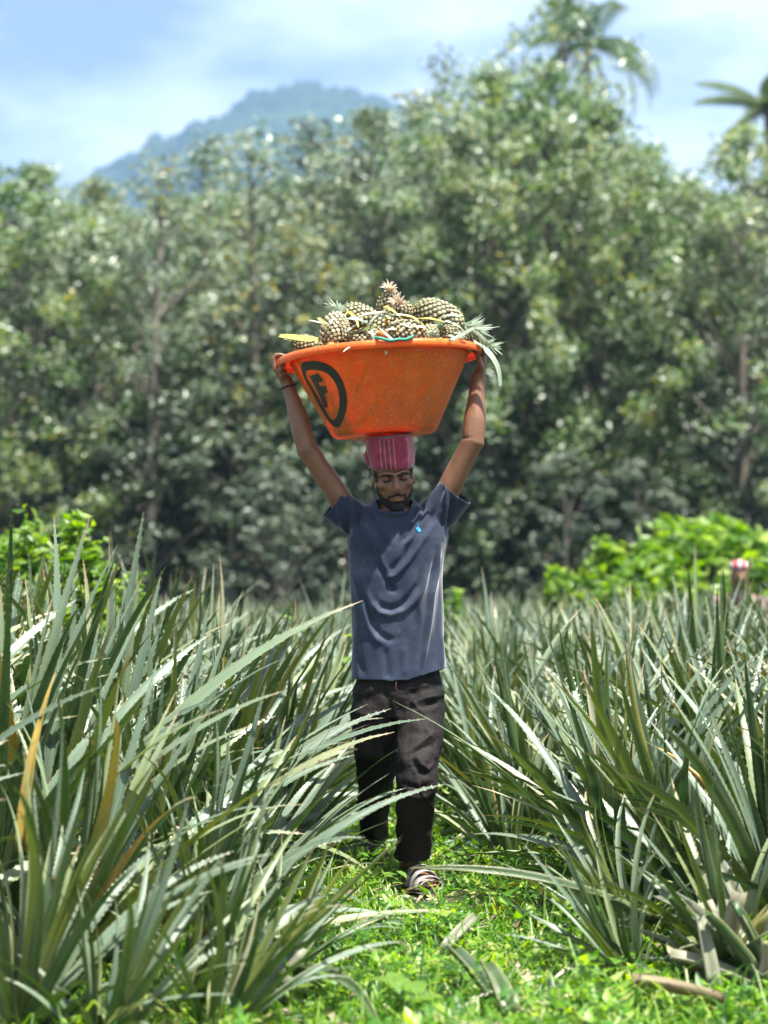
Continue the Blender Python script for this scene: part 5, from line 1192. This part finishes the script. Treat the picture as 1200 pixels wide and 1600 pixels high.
# ---------------------------------------------------------------- the stooping worker far right
def far_worker():
    Y = 15.5; Wf = lambda px, py, dy=0: W(px, py, Y + dy); base = Wf(1150, 900); org = Vector((base.x, Y, 0))
    root = empty('person', org, (0, 0, 0), 'stooping worker with a red and white headcloth, half hidden by plants at right', 'person')
    hc_ = Vector((base.x - .02, Y - .25, 1.15)); b = MB()
    hip = Vector((base.x + .05, Y + .12, .78)); chest = Vector((base.x + .0, Y - .14, .91))
    b.add(*loft([hip, hip.lerp(chest, .5), chest, chest + Vector((0, -.05, .05))], [(.15, .11), (.15, .11), (.17, .11), (.09, .08)], 18, up=(0, 1, 0)))
    b.add(*loft([chest, hc_ - Vector((0, -.03, .05))], [.055, .05], 12)); b.add(*ellips(hc_, (.075, .09, .11))); b.add(*ellips(hc_ + Vector((0, -.09, -.02)), (.013, .02, .02)))
    for sg in (-1, 1):
        s_ = chest + Vector((sg * .18, 0, .02)); e = s_ + Vector((sg * .06, -.12, -.24)); w = e + Vector((-sg * .05, -.22, -.08)); b.add(*loft([s_, e, w], [.05, .04, .028], 12))
        h_ = w + Vector((0, -.07, -.03)); b.add(*loft([w, h_], [(.024, .03), (.014, .036)], 10))
        for k in range(4): f0 = h_ + Vector(((k - 1.5) * .018, 0, 0)); b.add(*loft([f0, f0 + Vector((0, -.035, -.02)), f0 + Vector((0, -.045, -.055 - .004 * k))], [.009, .008, .007], 8))
        b.add(*loft([w + Vector((-sg * .03, -.02, 0)), w + Vector((-sg * .055, -.06, -.03))], [.011, .008], 8))
        kx = hip + Vector((sg * .11, -.12, -.36)); a = hip + Vector((sg * .12, .0, -.72)); b.add(*loft([hip + Vector((sg * .08, 0, -.03)), kx, a], [.085, .06, .04], 12)); b.add(*loft([a, a + Vector((0, -.16, -.02))], [.04, .035], 10))
    me = remeshed('body', b, .010, 3); me.transform(Matrix.Translation(-org)); shade_smooth(me); obj('body', me, M_skin, root)
    g = MB().add(*loft([hip + Vector((0, 0, -.05)), hip.lerp(chest, .5), chest, chest + Vector((0, -.04, .05))], [(.165, .125), (.165, .125), (.185, .125), (.10, .09)], 20, up=(0, 1, 0)))
    for sg in (-1, 1):
        s_ = chest + Vector((sg * .18, 0, .02)); e = s_ + Vector((sg * .06, -.12, -.24)); w = e + Vector((-sg * .05, -.22, -.08)); g.add(*loft([s_, e, e.lerp(w, .8)], [.065, .052, .042], 12))
    me = remeshed('shirt', g, .010, 3); me.transform(Matrix.Translation(-org)); shade_smooth(me); obj('shirt', me, simple_mat('dusty_pink_shirt', (.20, .12, .11), .8, .6, 14), root)
    g = MB()
    for sg in (-1, 1): kx = hip + Vector((sg * .11, -.12, -.36)); a = hip + Vector((sg * .12, .0, -.66)); g.add(*loft([hip + Vector((sg * .07, 0, .02)), kx, a], [.11, .075, .06], 14))
    me = remeshed('trousers', g, .012, 3); me.transform(Matrix.Translation(-org)); shade_smooth(me); obj('trousers', me, M_trouser, root)
    M_ = Matrix.Translation(hc_)
    seg = MB().add(*xform(ellips((0, .01, .075), (.088, .104, .058)), M_)); me = seg.mesh('headcloth', True, org)
    m, t, out = newmat('red_white_cloth'); L = t.links.new; tcn = N(t, 'ShaderNodeTexCoord'); wv = N(t, 'ShaderNodeTexWave', i_Scale=4.0, i_Distortion=6.0); L(tcn.outputs['Object'], wv.inputs[0]); r = ramp(t, [(.45, (.32, .05, .05)), (.6, (.42, .38, .38))]); L(wv.outputs[0], r.inputs[0]); p = N(t, 'ShaderNodeBsdfPrincipled', i_Roughness=.85); L(r.outputs[0], p.inputs['Base Color']); L(p.outputs[0], out.inputs[0])
    obj('headcloth', me, m, root)
far_worker()

# ---------------------------------------------------------------- air
def haze():
    bpy.ops.mesh.primitive_cube_add(size=1); o = bpy.context.object; o.name = 'haze'; o.data.name = 'haze'
    o.scale = (4420, 2400, 480); o.location = (0, 1130, 480 / 2 - 1.2)
    m, t, out = newmat('haze'); v = N(t, 'ShaderNodeVolumePrincipled', i_Density=HAZE); v.inputs['Color'].default_value = (.34, .60, 1.0, 1); v.inputs['Anisotropy'].default_value = .2
    t.links.new(v.outputs[0], out.inputs['Volume']); o.data.materials.append(m); tag(o, 'pale blue air haze over the whole place', 'haze', kind='stuff')
HAZE = .00034
haze()
